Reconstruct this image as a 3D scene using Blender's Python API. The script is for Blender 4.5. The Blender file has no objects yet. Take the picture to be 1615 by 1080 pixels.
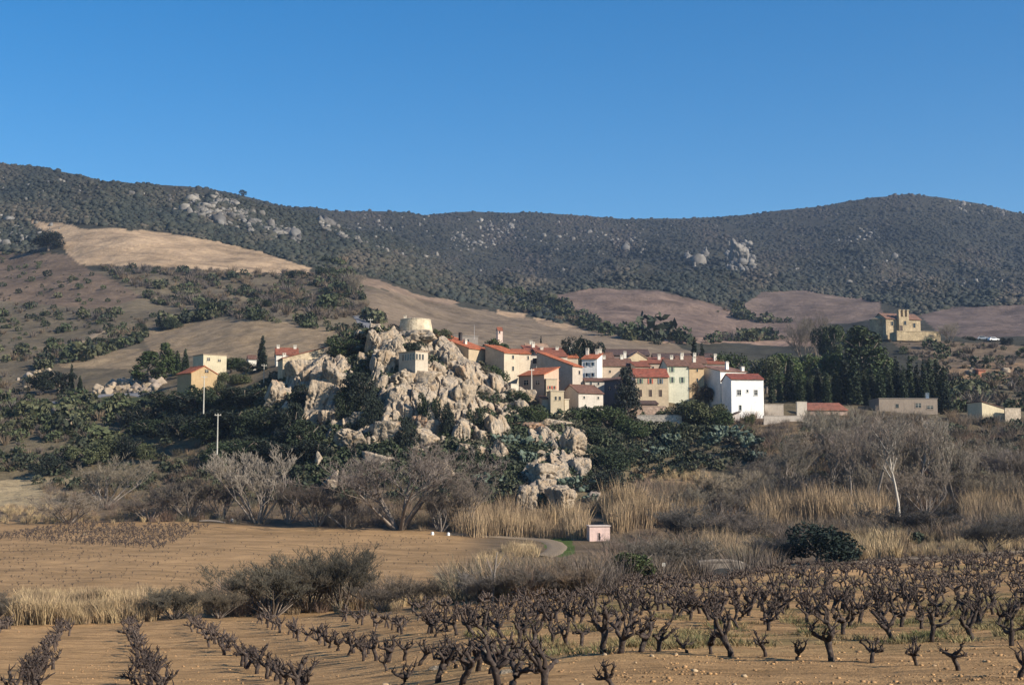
import bpy, bmesh, math, random
import numpy as np
from mathutils import Vector, Matrix

# ------------------------------------------------------------------ camera, sky, sun, exposure
SC = bpy.context.scene
COL = SC.collection
F = 2243.0                                   # focal length in pixels of the 1615 x 1080 photograph (50 mm lens)
TILT = math.atan(220.0 / F)                  # eye level lies at row 760
CT, ST = math.cos(TILT), math.sin(TILT)
cam_data = bpy.data.cameras.new('camera')
cam_data.lens = 50.0; cam_data.sensor_width = 36.0; cam_data.clip_start = 0.5; cam_data.clip_end = 20000.0
cam = bpy.data.objects.new('camera', cam_data); COL.objects.link(cam)
cam.location = (0, 0, 0); cam.rotation_euler = (math.pi / 2 + TILT, 0, 0)
SC.camera = cam
SUN_AZ, SUN_EL = math.radians(119.0), math.radians(27.0)       # azimuth clockwise from +Y (the view direction)
TO_SUN = Vector((math.sin(SUN_AZ) * math.cos(SUN_EL), math.cos(SUN_AZ) * math.cos(SUN_EL), math.sin(SUN_EL)))
world = bpy.data.worlds.new('World'); SC.world = world; world.use_nodes = True
wn = world.node_tree.nodes; wl = world.node_tree.links
sky = wn.new('ShaderNodeTexSky'); sky.sky_type = 'NISHITA'; sky.sun_disc = False
sky.sun_elevation = SUN_EL; sky.sun_rotation = SUN_AZ
sky.altitude = 300.0; sky.air_density = 1.0; sky.dust_density = 0.15; sky.ozone_density = 2.6
hs = wn.new('ShaderNodeHueSaturation'); hs.inputs['Saturation'].default_value = 1.5; hs.inputs['Hue'].default_value = 0.502
wl.new(sky.outputs[0], hs.inputs['Color']); wl.new(hs.outputs[0], wn['Background'].inputs[0]); wn['Background'].inputs[1].default_value = 0.078
sun_data = bpy.data.lights.new('sun', 'SUN'); sun_data.energy = 5.0; sun_data.angle = math.radians(0.5); sun_data.color = (1.0, 0.90, 0.76)
sun = bpy.data.objects.new('sun', sun_data); COL.objects.link(sun); sun.rotation_euler = TO_SUN.to_track_quat('Z', 'Y').to_euler()
sun.location = (0, 0, 50)
vs = SC.view_settings; vs.view_transform = 'Standard'; vs.look = 'None'; vs.gamma = 1.0; vs.use_curve_mapping = False; vs.exposure = 0.82
HAZE = 0.00008
SC.cycles.max_bounces = 6; SC.cycles.diffuse_bounces = 3; SC.cycles.volume_bounces = 0; SC.cycles.transparent_max_bounces = 8

# ------------------------------------------------------------------ numbers: noise and projection
RNG = np.random.default_rng(7)
random.seed(11)

def _hash(ix, iy, iz, seed):
    h = (ix.astype(np.int64) * 374761393 + iy.astype(np.int64) * 668265263 + iz.astype(np.int64) * 1274126177 + seed * 974711) & 0xffffffff
    h = ((h ^ (h >> 13)) * 1274126177) & 0xffffffff
    h = ((h ^ (h >> 16)) * 2246822519) & 0xffffffff
    return ((h ^ (h >> 15)) & 0xffffff) / float(0xffffff)

def vnoise(x, y, z=None, seed=0):
    x = np.asarray(x, float); y = np.asarray(y, float)
    z = np.zeros_like(x) if z is None else np.asarray(z, float)
    ix, iy, iz = np.floor(x), np.floor(y), np.floor(z)
    fx, fy, fz = x - ix, y - iy, z - iz
    fx = fx * fx * (3 - 2 * fx); fy = fy * fy * (3 - 2 * fy); fz = fz * fz * (3 - 2 * fz)
    out = 0
    for a in (0, 1):
        for b in (0, 1):
            for c in (0, 1):
                w = (fx if a else 1 - fx) * (fy if b else 1 - fy) * (fz if c else 1 - fz)
                out = out + w * _hash(ix + a, iy + b, iz + c, seed)
    return out * 2 - 1

def fbm(x, y, z=None, octv=4, seed=0):
    a, s, t = 1.0, 0, 0
    x = np.asarray(x, float); y = np.asarray(y, float)
    for o in range(octv):
        s = s + a * vnoise(x * 2 ** o, y * 2 ** o, None if z is None else np.asarray(z, float) * 2 ** o, seed + o); t += a; a *= 0.5
    return s / t

def unproj(px, py, Y):
    """world point on the pixel's line of sight at depth Y (y forward, z up, eye at the origin)"""
    cx = (np.asarray(px, float) - 807.5) / F; cy = (540.0 - np.asarray(py, float)) / F
    k = Y / (CT - cy * ST)
    return k * cx, Y, k * (ST + cy * CT)

def proj(X, Y, Z):
    d = Y * CT + Z * ST
    return 807.5 + F * X / d, 540.0 - F * (Z * CT - Y * ST) / d

# ------------------------------------------------------------------ terrain: ground row (photo pixels) as a function of column and depth
SKY = [(-700, 225), (-300, 240), (0, 256), (60, 261), (130, 275), (170, 286), (240, 291), (320, 297), (380, 310), (430, 322), (520, 331), (600, 333),
       (680, 338), (740, 335), (840, 335), (900, 341), (980, 347), (1040, 344), (1120, 343), (1200, 338), (1290, 326), (1370, 312), (1430, 307),
       (1490, 313), (1550, 322), (1615, 336), (1900, 366), (2300, 380)]
RIDGE_Y = [(-700, 1250), (0, 1300), (250, 1400), (450, 1550), (600, 1800), (800, 2000), (1200, 2000), (1430, 1900), (1615, 1850), (2300, 1900)]
ST_ = {
 -600: [(4, 1800), (15, 1250), (35, 1085), (75, 985), (85, 968), (110, 925), (150, 880), (210, 825), (235, 795), (260, 762), (300, 700), (330, 640), (400, 600), (500, 550), (650, 480), (800, 420), (1000, 350)],
 0: [(4, 1800), (15, 1250), (35, 1085), (75, 985), (85, 968), (110, 925), (150, 880), (210, 822), (235, 795), (260, 757), (300, 690), (330, 637), (345, 628), (400, 590), (500, 530), (650, 470), (800, 410), (1000, 345)],
 200: [(4, 1800), (15, 1245), (35, 1087), (73, 985), (83, 970), (110, 925), (150, 880), (207, 825), (240, 790), (280, 700), (320, 634), (345, 620), (400, 575), (500, 530), (580, 480), (700, 425), (850, 362), (1100, 305)],
 400: [(4, 1790), (15, 1230), (34, 1088), (68, 982), (78, 972), (110, 930), (150, 885), (205, 832), (230, 805), (250, 740), (268, 675), (290, 610), (312, 588), (345, 576), (400, 555), (450, 505), (600, 475), (700, 430), (800, 392), (1050, 345)],
 600: [(4, 1790), (13, 1225), (28, 1088), (62, 972), (72, 968), (110, 932), (150, 890), (200, 842), (222, 806), (240, 745), (258, 670), (272, 600), (286, 540), (300, 528), (345, 550), (400, 535), (500, 498), (650, 455), (800, 428), (1000, 405), (1150, 402), (1400, 395)],
 660: [(4, 1790), (13, 1222), (26, 1088), (60, 965), (72, 962), (110, 930), (150, 890), (200, 843), (222, 808), (242, 745), (260, 672), (274, 606), (287, 545), (296, 516), (303, 516), (320, 545), (400, 540), (550, 512), (700, 470), (800, 455), (1000, 430), (1150, 425), (1400, 410)],
 760: [(4, 1780), (12, 1210), (22, 1090), (40, 1003), (66, 945), (76, 950), (110, 925), (150, 888), (200, 848), (225, 812), (244, 745), (262, 685), (278, 635), (290, 600), (303, 565), (320, 560), (400, 548), (600, 510), (760, 484), (850, 472), (1000, 468), (1300, 455)],
 860: [(4, 1780), (12, 1200), (21, 1085), (37, 1003), (68, 935), (78, 945), (110, 925), (150, 890), (185, 866), (205, 846), (228, 800), (245, 750), (265, 695), (281, 652), (296, 620), (320, 590), (360, 565), (450, 548), (620, 516), (800, 496), (1000, 470), (1300, 455)],
 1000: [(4, 1760), (12, 1195), (20, 1087), (30, 1020), (50, 955), (76, 922), (86, 935), (120, 920), (150, 893), (190, 862), (225, 800), (248, 768), (262, 752), (280, 690), (292, 655), (305, 632), (330, 600), (380, 568), (500, 545), (700, 518), (850, 490), (1020, 458), (1150, 452)],
 1200: [(4, 1760), (10, 1215), (20, 1088), (27, 1035), (45, 967), (90, 898), (98, 905), (130, 896), (170, 868), (195, 845), (228, 800), (262, 725), (284, 680), (294, 658), (312, 640), (360, 620), (430, 600), (520, 565), (640, 542), (800, 522), (1050, 468), (1200, 460)],
 1400: [(4, 1755), (10, 1205), (20, 1080), (28, 1025), (48, 955), (95, 888), (103, 893), (130, 885), (170, 860), (195, 838), (230, 785), (265, 700), (295, 655), (330, 640), (380, 620), (460, 570), (520, 535), (560, 528), (620, 540), (800, 508), (1000, 480), (1200, 470)],
 1615: [(4, 1755), (10, 1200), (20, 1072), (30, 1008), (50, 942), (100, 872), (108, 877), (140, 868), (170, 850), (200, 825), (235, 780), (270, 710), (300, 668), (340, 645), (420, 592), (520, 545), (560, 535), (700, 522), (900, 492), (1100, 482), (1400, 440)],
 2200: [(4, 1755), (10, 1190), (20, 1060), (30, 995), (50, 925), (100, 855), (110, 858), (140, 850), (200, 810), (270, 710), (340, 640), (420, 590), (520, 545), (700, 515), (900, 488), (1100, 475), (1400, 440)],
}
PXG = np.arange(-640, 2260, 5.0)
LYG = np.linspace(math.log(4.0), math.log(3600.0), 700)
_rx = np.array([p[0] for p in SKY], float); _ry = np.array([p[1] for p in SKY], float)
_qx = np.array([p[0] for p in RIDGE_Y], float); _qy = np.array([p[1] for p in RIDGE_Y], float)

def gauss(a, s, axis):
    n = int(3 * s) + 1
    k = np.exp(-0.5 * (np.arange(-n, n + 1) / s) ** 2); k /= k.sum()
    pad = [(0, 0), (0, 0)]; pad[axis] = (n, n)
    b = np.pad(a, pad, mode='edge')
    return np.apply_along_axis(lambda v: np.convolve(v, k, 'valid'), axis, b)

def _table():
    xs = sorted(ST_)
    rows = []
    for x in xs:
        yr = np.interp(x, _qx, _qy); sk = np.interp(x, _rx, _ry)
        p = [q for q in ST_[x] if q[0] < yr * 0.86]
        Y = [q[0] for q in p] + [yr, yr * 1.25, 3700]
        P = [q[1] for q in p] + [sk, sk + 45, sk + 160]
        rows.append(np.interp(LYG, np.log(Y), P))
    rows = np.array(rows)
    T = np.array([np.interp(PXG, xs, rows[:, j]) for j in range(len(LYG))]).T      # [px, logY]
    T = gauss(T, 4.5, 0); T = gauss(T, 2.2, 1)
    # put the skyline back where it belongs: shift the far rows so that each column's crest is the ridge line
    yr = np.interp(PXG, _qx, _qy); sk = np.interp(PXG, _rx, _ry)
    w = np.clip((LYG[None, :] - np.log(yr * 0.55)[:, None]) / math.log(1 / 0.55), 0, 1)
    far = np.where(LYG[None, :] > np.log(700), T, 9999).min(axis=1)
    T = T + w * (sk - far)[:, None]
    return T
TAB = _table()

def relief(X, Y, px):
    """uneven ground in metres, on top of the smooth table"""
    a = np.interp(Y, [4, 20, 60, 75, 205, 235, 330, 600, 1000, 2000], [.03, .05, .07, .15, .12, .6, .7, 1.6, 4.5, 6.5])
    L = np.interp(Y, [4, 20, 60, 205, 330, 600, 1000, 2000], [1.2, 2.0, 4.0, 9.0, 12.0, 30.0, 70.0, 120.0])
    yr = np.interp(px, _qx, _qy)
    a = a * (1 - 0.55 * np.exp(-((Y - yr) / 260.0) ** 2))
    r = np.zeros_like(X)
    # blend of fixed-wavelength noises so that no seam appears where the wavelength changes
    for lam in (1.3, 2.7, 5.6, 11.0, 24.0, 52.0, 110.0):
        wgt = np.exp(-(np.log(L / lam)) ** 2 / 0.5)
        m = wgt > 0.02
        if m.any():
            r[m] += wgt[m] * fbm(X[m] / lam, Y[m] / lam, None, 4, int(lam * 10))
    # broad gullies and spurs on the mountain side
    m = Y > 760
    if m.any():
        k = np.clip((Y[m] - 760) / 260, 0, 1) * np.clip((yr[m] * .93 - Y[m]) / 320, 0, 1)
        r2 = 1 - 2 * np.abs(fbm(X[m] / 190 + .3 * Y[m] / 400, Y[m] / 520, None, 3, 411)); r3 = fbm(X[m] / 75, Y[m] / 170, None, 3, 421)
        ex = np.zeros_like(X); ex[m] = k * (15 * r2 + 7 * r3); return a * r * 1.6 + ex
    return a * r * 1.6

def row_at(px, Y):
    i = np.clip((np.asarray(px, float) - PXG[0]) / 5.0, 0, len(PXG) - 1.001); j = np.clip((np.log(Y) - LYG[0]) / (LYG[1] - LYG[0]), 0, len(LYG) - 1.001)
    i0 = i.astype(int); j0 = j.astype(int); fi = i - i0; fj = j - j0
    return (TAB[i0, j0] * (1 - fi) * (1 - fj) + TAB[i0 + 1, j0] * fi * (1 - fj) + TAB[i0, j0 + 1] * (1 - fi) * fj + TAB[i0 + 1, j0 + 1] * fi * fj)

def ground_px(px, Y):
    """ground point in pixel column px at depth Y"""
    px = np.atleast_1d(np.asarray(px, float)); Y = np.broadcast_to(np.asarray(Y, float), px.shape).astype(float)
    X, Y, Z = unproj(px, row_at(px, Y), Y)
    return X, Y, Z + relief(X, Y, px)

def ground_z(X, Y):
    X = np.atleast_1d(np.asarray(X, float)); Y = np.atleast_1d(np.asarray(Y, float))
    px = 807.5 + F * X / Y
    for _ in range(3):
        cy = (540.0 - row_at(px, Y)) / F
        px = 807.5 + F * X / Y * (CT - cy * ST)
    x, y, z = unproj(px, row_at(px, Y), Y)
    return z + relief(X, Y, px)

def find_Y(px, py, y0=12.0, y1=2400.0):
    """nearest depth in [y0, y1] where the ground in column px comes up to row py"""
    Ys = np.exp(np.linspace(math.log(y0), math.log(y1), 900))
    x, y, z = ground_px(np.full(900, float(px)), Ys)
    r = proj(x, y, z)[1]
    k = np.nonzero(r <= py)[0]
    return float(Ys[k[0]]) if len(k) else float(Ys[np.argmin(r)])

def at(px, py, y0=12.0, y1=2400.0):
    Y = find_Y(px, py, y0, y1)
    x, y, z = ground_px([px], Y)
    return Vector((float(x[0]), Y, float(z[0])))

def inpoly(px, py, poly):
    c = np.zeros(np.shape(px), bool); n = len(poly); j = n - 1
    for i in range(n):
        xi, yi = poly[i]; xj, yj = poly[j]
        if yi != yj:
            c ^= ((yi > py) != (yj > py)) & (px < (xj - xi) * (py - yi) / (yj - yi) + xi)
        j = i
    return c

# ------------------------------------------------------------------ objects and materials
def tag(o, label=None, cat=None, group=None, kind=None):
    if label: o['label'] = label
    if cat: o['category'] = cat
    if group: o['group'] = group
    if kind: o['kind'] = kind
    return o

def link(name, me, parent=None, mat=None):
    o = bpy.data.objects.new(name, me); COL.objects.link(o)
    if mat is not None and me is not None and not me.materials: me.materials.append(mat)
    if parent is not None: o.parent = parent
    return o

def empty(name, loc, rz=0.0, label=None, cat=None, group=None):
    o = bpy.data.objects.new(name, None); COL.objects.link(o); o.empty_display_size = 0.5
    o.location = loc; o.rotation_euler = (0, 0, rz)
    return tag(o, label, cat, group)

def np_mesh(name, V, Fc, col=None, smooth=False):
    """V (n,3); Fc (m,3|4) int array; col (n,3) linear base colours"""
    me = bpy.data.meshes.new(name)
    V = np.ascontiguousarray(V, np.float32); Fc = np.ascontiguousarray(Fc, np.int32)
    me.vertices.add(len(V)); me.vertices.foreach_set('co', V.ravel())
    k = Fc.shape[1]
    me.loops.add(Fc.size); me.loops.foreach_set('vertex_index', Fc.ravel())
    me.polygons.add(len(Fc)); me.polygons.foreach_set('loop_start', np.arange(0, Fc.size, k, dtype=np.int32))
    try: me.polygons.foreach_set('loop_total', np.full(len(Fc), k, np.int32))
    except Exception: pass
    if smooth: me.polygons.foreach_set('use_smooth', np.ones(len(Fc), bool))
    me.update(calc_edges=True)
    if col is not None:
        at_ = me.color_attributes.new('cover', 'FLOAT_COLOR', 'POINT')
        c4 = np.ones((len(V), 4), np.float32); c4[:, :3] = col
        at_.data.foreach_set('color', c4.ravel())
    return me

class MB:
    """collects boxes, prisms and tubes into one mesh"""
    def __init__(s): s.v = []; s.f = []
    def add(s, vs, fs):
        b = len(s.v); s.v += [tuple(v) for v in vs]; s.f += [tuple(i + b for i in f) for f in fs]; return s
    def box(s, x0, x1, y0, y1, z0, z1):
        return s.add([(x0, y0, z0), (x1, y0, z0), (x1, y1, z0), (x0, y1, z0), (x0, y0, z1), (x1, y0, z1), (x1, y1, z1), (x0, y1, z1)],
                     [(3, 2, 1, 0), (4, 5, 6, 7), (0, 1, 5, 4), (1, 2, 6, 5), (2, 3, 7, 6), (3, 0, 4, 7)])
    def prism(s, poly, a0, a1, axis):
        """poly of 2-D points extruded along axis from a0 to a1; axis 'x': points are (y,z); 'y': (x,z); 'z': (x,y)"""
        n = len(poly)
        mk = {'x': lambda p, a: (a, p[0], p[1]), 'y': lambda p, a: (p[0], a, p[1]), 'z': lambda p, a: (p[0], p[1], a)}[axis]
        vs = [mk(p, a0) for p in poly] + [mk(p, a1) for p in poly]
        fs = [tuple(range(n)), tuple(range(2 * n - 1, n - 1, -1))] + [(i, i + n, (i + 1) % n + n, (i + 1) % n) for i in range(n)]
        return s.add(vs, fs)
    def tube(s, pts, rad, n=6, cap=True):
        pts = [Vector(p) for p in pts]; rings = []
        for i, p in enumerate(pts):
            t = (pts[min(i + 1, len(pts) - 1)] - pts[max(i - 1, 0)])
            t = t.normalized() if t.length > 1e-9 else Vector((0, 0, 1))
            u = t.cross(Vector((0.31, 0.17, 0.93)) if abs(t.z) < .9 else Vector((1, 0.1, 0))).normalized(); w = t.cross(u)
            rings.append([p + (u * math.cos(2 * math.pi * k / n) + w * math.sin(2 * math.pi * k / n)) * rad[i] for k in range(n)])
        b = [v for r in rings for v in r]; fs = []
        for i in range(len(pts) - 1):
            for k in range(n):
                fs.append((i * n + k, i * n + (k + 1) % n, (i + 1) * n + (k + 1) % n, (i + 1) * n + k))
        if cap:
            fs.append(tuple(range(n - 1, -1, -1))); fs.append(tuple((len(pts) - 1) * n + k for k in range(n)))
        return s.add(b, fs)
    def lathe(s, prof, n=24, cx=0, cy=0):
        vs = [(cx + r * math.cos(2 * math.pi * k / n), cy + r * math.sin(2 * math.pi * k / n), z) for r, z in prof for k in range(n)]
        fs = [(i * n + k, i * n + (k + 1) % n, (i + 1) * n + (k + 1) % n, (i + 1) * n + k) for i in range(len(prof) - 1) for k in range(n)]
        fs += [tuple(range(n - 1, -1, -1)), tuple((len(prof) - 1) * n + k for k in range(n))]
        return s.add(vs, fs)
    def mesh(s, name, smooth=False):
        me = bpy.data.meshes.new(name); me.from_pydata(s.v, [], s.f); me.update()
        bm = bmesh.new(); bm.from_mesh(me); bmesh.ops.recalc_face_normals(bm, faces=bm.faces); bm.to_mesh(me); bm.free()
        if smooth:
            for p in me.polygons: p.use_smooth = True
        return me
    def build(s, name, mat, parent=None, smooth=False):
        return link(name, s.mesh(name, smooth), parent, mat)

class NT:
    """short hand for a material's node tree"""
    def __init__(s, name, rough=0.9, spec=0.15):
        s.m = bpy.data.materials.new(name); s.m.use_nodes = True
        s.t = s.m.node_tree; s.b = s.t.nodes['Principled BSDF']
        s.b.inputs['Roughness'].default_value = rough; s.b.inputs['Specular IOR Level'].default_value = spec
        s.geo = None
    def n(s, typ, **kw):
        x = s.t.nodes.new(typ)
        for k, v in kw.items(): setattr(x, k, v)
        return x
    def l(s, a, b): s.t.links.new(a, b); return s
    def pos(s, obj=False):
        if obj:
            c = s.n('ShaderNodeTexCoord'); return c.outputs['Object']
        if s.geo is None: s.geo = s.n('ShaderNodeNewGeometry')
        return s.geo.outputs['Position']
    def noise(s, vec, scale, detail=5.0, rough=0.55, stretch=None):
        if stretch:
            mp = s.n('ShaderNodeMapping'); mp.inputs['Scale'].default_value = stretch; s.l(vec, mp.inputs[0]); vec = mp.outputs[0]
        x = s.n('ShaderNodeTexNoise'); x.inputs['Scale'].default_value = scale; x.inputs['Detail'].default_value = detail; x.inputs['Roughness'].default_value = rough
        s.l(vec, x.inputs['Vector']); return x.outputs['Fac']
    def ramp(s, fac, stops):
        x = s.n('ShaderNodeValToRGB'); e = x.color_ramp.elements
        while len(e) < len(stops): e.new(0.5)
        for i, (p, c) in enumerate(stops):
            e[i].position = p; e[i].color = (c, c, c, 1) if not isinstance(c, tuple) else (*c, 1)
        s.l(fac, x.inputs[0]); return x.outputs[0]
    def mix(s, a, b, fac, mode='MIX'):
        x = s.n('ShaderNodeMix', data_type='RGBA', blend_type=mode)
        for sock, v in ((x.inputs['Factor'], fac), (x.inputs['A'], a), (x.inputs['B'], b)):
            if isinstance(v, (int, float)): sock.default_value = v
            elif isinstance(v, tuple): sock.default_value = (*v, 1)
            else: s.l(v, sock)
        return x.outputs['Result']
    def bump(s, h, strength=0.5, dist=0.1):
        x = s.n('ShaderNodeBump'); x.inputs['Strength'].default_value = strength; x.inputs['Distance'].default_value = dist
        s.l(h, x.inputs['Height']); s.l(x.outputs[0], s.b.inputs['Normal']); return s
    def base(s, c):
        if isinstance(c, tuple): s.b.inputs['Base Color'].default_value = (*c, 1)
        else: s.l(c, s.b.inputs['Base Color'])
        return s

def cover_mat(name, scale, lo=0.6, hi=1.35, bs=0.5, bd=0.1, fine=None, furrow=None):
    m = NT(name, 0.95, 0.08)
    a = m.n('ShaderNodeVertexColor', layer_name='cover')
    n1 = m.noise(m.pos(), scale, 6, 0.62)
    f = m.ramp(n1, [(0.28, lo), (0.72, hi)])
    c = m.mix(a.outputs[0], f, 1.0, 'MULTIPLY')
    n2 = m.noise(m.pos(), fine or scale * 7, 5, 0.65)
    c = m.mix(c, m.ramp(n2, [(0.3, lo * 1.1), (0.7, hi * .95)]), 0.8, 'MULTIPLY')
    if furrow:                                           # plough lines: long streaks along one direction, furrow shadows painted into the colour
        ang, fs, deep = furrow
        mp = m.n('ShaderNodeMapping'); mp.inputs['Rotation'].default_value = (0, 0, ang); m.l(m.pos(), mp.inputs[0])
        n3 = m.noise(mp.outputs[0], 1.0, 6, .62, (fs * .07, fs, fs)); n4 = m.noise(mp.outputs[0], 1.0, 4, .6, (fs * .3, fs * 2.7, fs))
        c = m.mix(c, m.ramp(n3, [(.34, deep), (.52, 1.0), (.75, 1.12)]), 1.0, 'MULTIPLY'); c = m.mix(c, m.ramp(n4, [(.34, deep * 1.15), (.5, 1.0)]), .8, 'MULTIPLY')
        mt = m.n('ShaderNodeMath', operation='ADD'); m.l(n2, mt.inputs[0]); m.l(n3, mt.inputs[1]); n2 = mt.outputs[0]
    m.base(c).bump(n2, bs, bd)
    return m.m

def foliage_mat(name, scale=1.2, lo=0.65, hi=1.4, obj=True):
    """base colour = object colour (trees) or the mesh's own clump colours (stuff), varied by a soft noise"""
    m = NT(name, 0.75, 0.2)
    a = m.n('ShaderNodeObjectInfo').outputs['Color'] if obj else m.n('ShaderNodeVertexColor', layer_name='cover').outputs[0]
    c = m.mix(a, m.ramp(m.noise(m.pos(), scale, 3, 0.6), [(0.3, lo), (0.7, hi)]), 1.0, 'MULTIPLY')
    m.base(c); return m.m

# ------------------------------------------------------------------ land cover: what grows or lies where
def rgb(r, g, b): return np.array((r, g, b), float)
FIELDS = [  # outline in photo pixels, depth range, colour
 ([(-700, 300), (-100, 380), (0, 395), (60, 398), (110, 405), (170, 440), (230, 470), (160, 488), (0, 475), (-700, 475)], (380, 1300), (.165, .118, .083)),
 ([(50, 347), (95, 351), (130, 361), (200, 362), (290, 370), (380, 390), (450, 408), (492, 424), (491, 434), (400, 431), (300, 426), (200, 421), (130, 418), (100, 398), (84, 372)], (380, 1400), (.41, .292, .185)),
 ([(215, 527), (330, 503), (460, 511), (585, 527), (575, 560), (500, 566), (350, 566), (240, 557)], (330, 900), (.255, .188, .118)),
 ([(80, 562), (215, 549), (245, 562), (225, 583), (90, 580)], (330, 900), (.25, .186, .116)),
 ([(230, 610), (420, 575), (500, 570), (430, 620), (300, 640)], (300, 380), (.16, .125, .08)),
 ([(565, 454), (620, 461), (720, 482), (880, 510), (1060, 540), (1120, 566), (900, 575), (700, 545), (590, 515), (578, 480)], (380, 1100), (.205, .155, .108)),
 ([(528, 428), (590, 439), (650, 461), (725, 476), (700, 482), (600, 456), (540, 441)], (500, 1100), (.25, .178, .125)),
 ([(785, 488), (832, 495), (828, 504), (788, 497)], (500, 1200), (.40, .28, .18)),
 ([(843, 500), (880, 506), (925, 520), (890, 520), (850, 510)], (500, 1200), (.38, .27, .175)),
 ([(855, 470), (930, 455), (1040, 457), (1140, 486), (1248, 505), (1300, 512), (1310, 536), (1100, 532), (1000, 522), (890, 492)], (600, 1400), (.195, .138, .108)),
 ([(1158, 488), (1200, 461), (1260, 458), (1390, 474), (1396, 505), (1250, 512), (1185, 502)], (600, 1400), (.165, .122, .10)),
 ([(1450, 497), (1500, 484), (1615, 479), (2300, 470), (2300, 542), (1560, 540), (1500, 535), (1470, 512)], (580, 1500), (.155, .115, .098)),
 ([(1050, 531), (1300, 534), (1290, 545), (1050, 542)], (500, 1200), (.30, .20, .145)),
 ([(1395, 533), (1615, 545), (2300, 545), (2300, 590), (1615, 585), (1490, 580), (1440, 565)], (330, 600), (.16, .118, .08)),
 ([(1470, 582), (1615, 570), (2300, 570), (2300, 612), (1615, 606), (1490, 604)], (330, 600), (.26, .17, .10)),
 ([(1480, 606), (1615, 608), (2300, 610), (2300, 655), (1500, 650)], (300, 600), (.135, .112, .072)),
 ([(-700, 645), (0, 640), (150, 628), (235, 625), (255, 655), (120, 655), (0, 675), (-700, 680)], (290, 400), (.075, .085, .035)),
 ([(-700, 752), (0, 756), (60, 752), (150, 757), (110, 797), (0, 797), (-700, 797)], (228, 300), (.33, .255, .15)),
 ([(985, 768), (1005, 741), (1060, 734), (1120, 740), (1130, 758), (1060, 770)], (230, 300), (.24, .165, .095)),
 ([(860, 846), (900, 846), (905, 872), (880, 880), (862, 872)], (160, 230), (.07, .10, .025)),
 ([(740, 655), (840, 640), (905, 650), (900, 690), (800, 700)], (240, 320), (.17, .13, .085)),
 ([(1180, 655), (1300, 655), (1300, 700), (1200, 715)], (250, 320), (.19, .135, .08)),
]

def cover(X, Y, Z, px):
    """base colour of the ground (its own colour, without any light or shade)"""
    sx, sy = proj(X, Y, Z)
    jx = sx + 9 * fbm(X / (0.02 * Y), Y / (0.03 * Y + 4), None, 3, 3); jy = sy + 3.5 * fbm(X / (0.016 * Y), Z / (0.008 * Y + 1), None, 3, 9)
    n = fbm(X / 14, Y / 14, None, 4, 21); n2 = fbm(X / 60, Y / 60, None, 3, 31)
    c = np.zeros(X.shape + (3,))
    c[:] = (.052, .050, .038)                                                # rough scrubland
    c += (n2 * .3)[..., None] * np.array((.035, .026, .016))
    edge = np.interp(px, [-640, 0, 200, 400, 600, 760, 860, 1000, 1200, 1400, 1615, 2200], [76, 76, 74, 70, 64, 67, 70, 78, 92, 97, 102, 104])
    left = np.clip((780 + 40 * n - sx) / 60, 0, 1)
    valley = (Y > edge) & (Y < 232)
    brush = rgb(.135, .098, .062); ochre = rgb(.30, .190, .095)
    vc = brush * (1 + .3 * n[..., None]) * (1 - left[..., None]) + ochre * (1 + .12 * n[..., None]) * left[..., None]
    lim = np.interp(sx, [-640, 330, 420, 760], [209, 207, 204, 200]) + 3 * n
    far = np.clip((Y - lim) / 5, 0, 1)[..., None]
    vc = vc * (1 - far) + (brush * (1 + .3 * n[..., None])) * far
    c = np.where(valley[..., None], vc, c)
    mid = (Y >= 232) & (Y < 420)
    c = np.where(mid[..., None], np.array((.135, .108, .066)) * (1 + .35 * n[..., None]) * np.ones_like(c), c)
    slope = (Y >= 330) & (Y < 700) & (sx < 600)
    c = np.where(slope[..., None], np.array((.145, .117, .078)) * (1 + .3 * n2[..., None]) * np.ones_like(c), c)
    for poly, (a, b), k in FIELDS:
        m = inpoly(jx, jy, poly) & (Y > a) & (Y < b)
        c[m] = np.array(k) * (1 + .10 * n[m][:, None])
    fg = Y <= edge + 1.5 * n
    soil = np.array((.40, .245, .116)) * (1 + .16 * fbm(X / 2.2, Y / 2.2, None, 4, 5) + .12 * fbm(X / 9, Y / 9, None, 3, 6))[..., None]
    grassy = np.clip((fbm(X / 5.0, Y / 3.0, None, 4, 77) - .12) * 4, 0, 1) * np.interp(sx, [500, 800, 1000], [0, .8, 1]) * np.interp(Y, [26, 32], [0, 1])
    soil = soil * (1 - .55 * grassy[..., None]) + np.array((.13, .125, .05)) * .55 * grassy[..., None]
    c = np.where(fg[..., None], soil, c)
    c = np.where(fg[..., None] | valley[..., None], c, c * .86)
    return np.clip(c, .01, .9)

def terrain(name, y0, y1, ratio, dpx, mat):
    rows = int(math.log(y1 / y0) / math.log(ratio)) + 2
    Ys = np.exp(np.linspace(math.log(y0), math.log(y1), rows))
    pxs = np.arange(-520, 2140, dpx)
    P, YY = np.meshgrid(pxs, Ys)
    x, y, z = ground_px(P.ravel(), YY.ravel())
    c = cover(x, y, z, P.ravel())
    nc = len(pxs); idx = np.arange(rows * nc).reshape(rows, nc)
    f = np.stack([idx[:-1, :-1], idx[:-1, 1:], idx[1:, 1:], idx[1:, :-1]], -1).reshape(-1, 4)
    me = np_mesh(name, np.stack([x, y, z], 1), f, c, True)
    return tag(link(name, me, None, mat), kind='structure')

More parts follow.
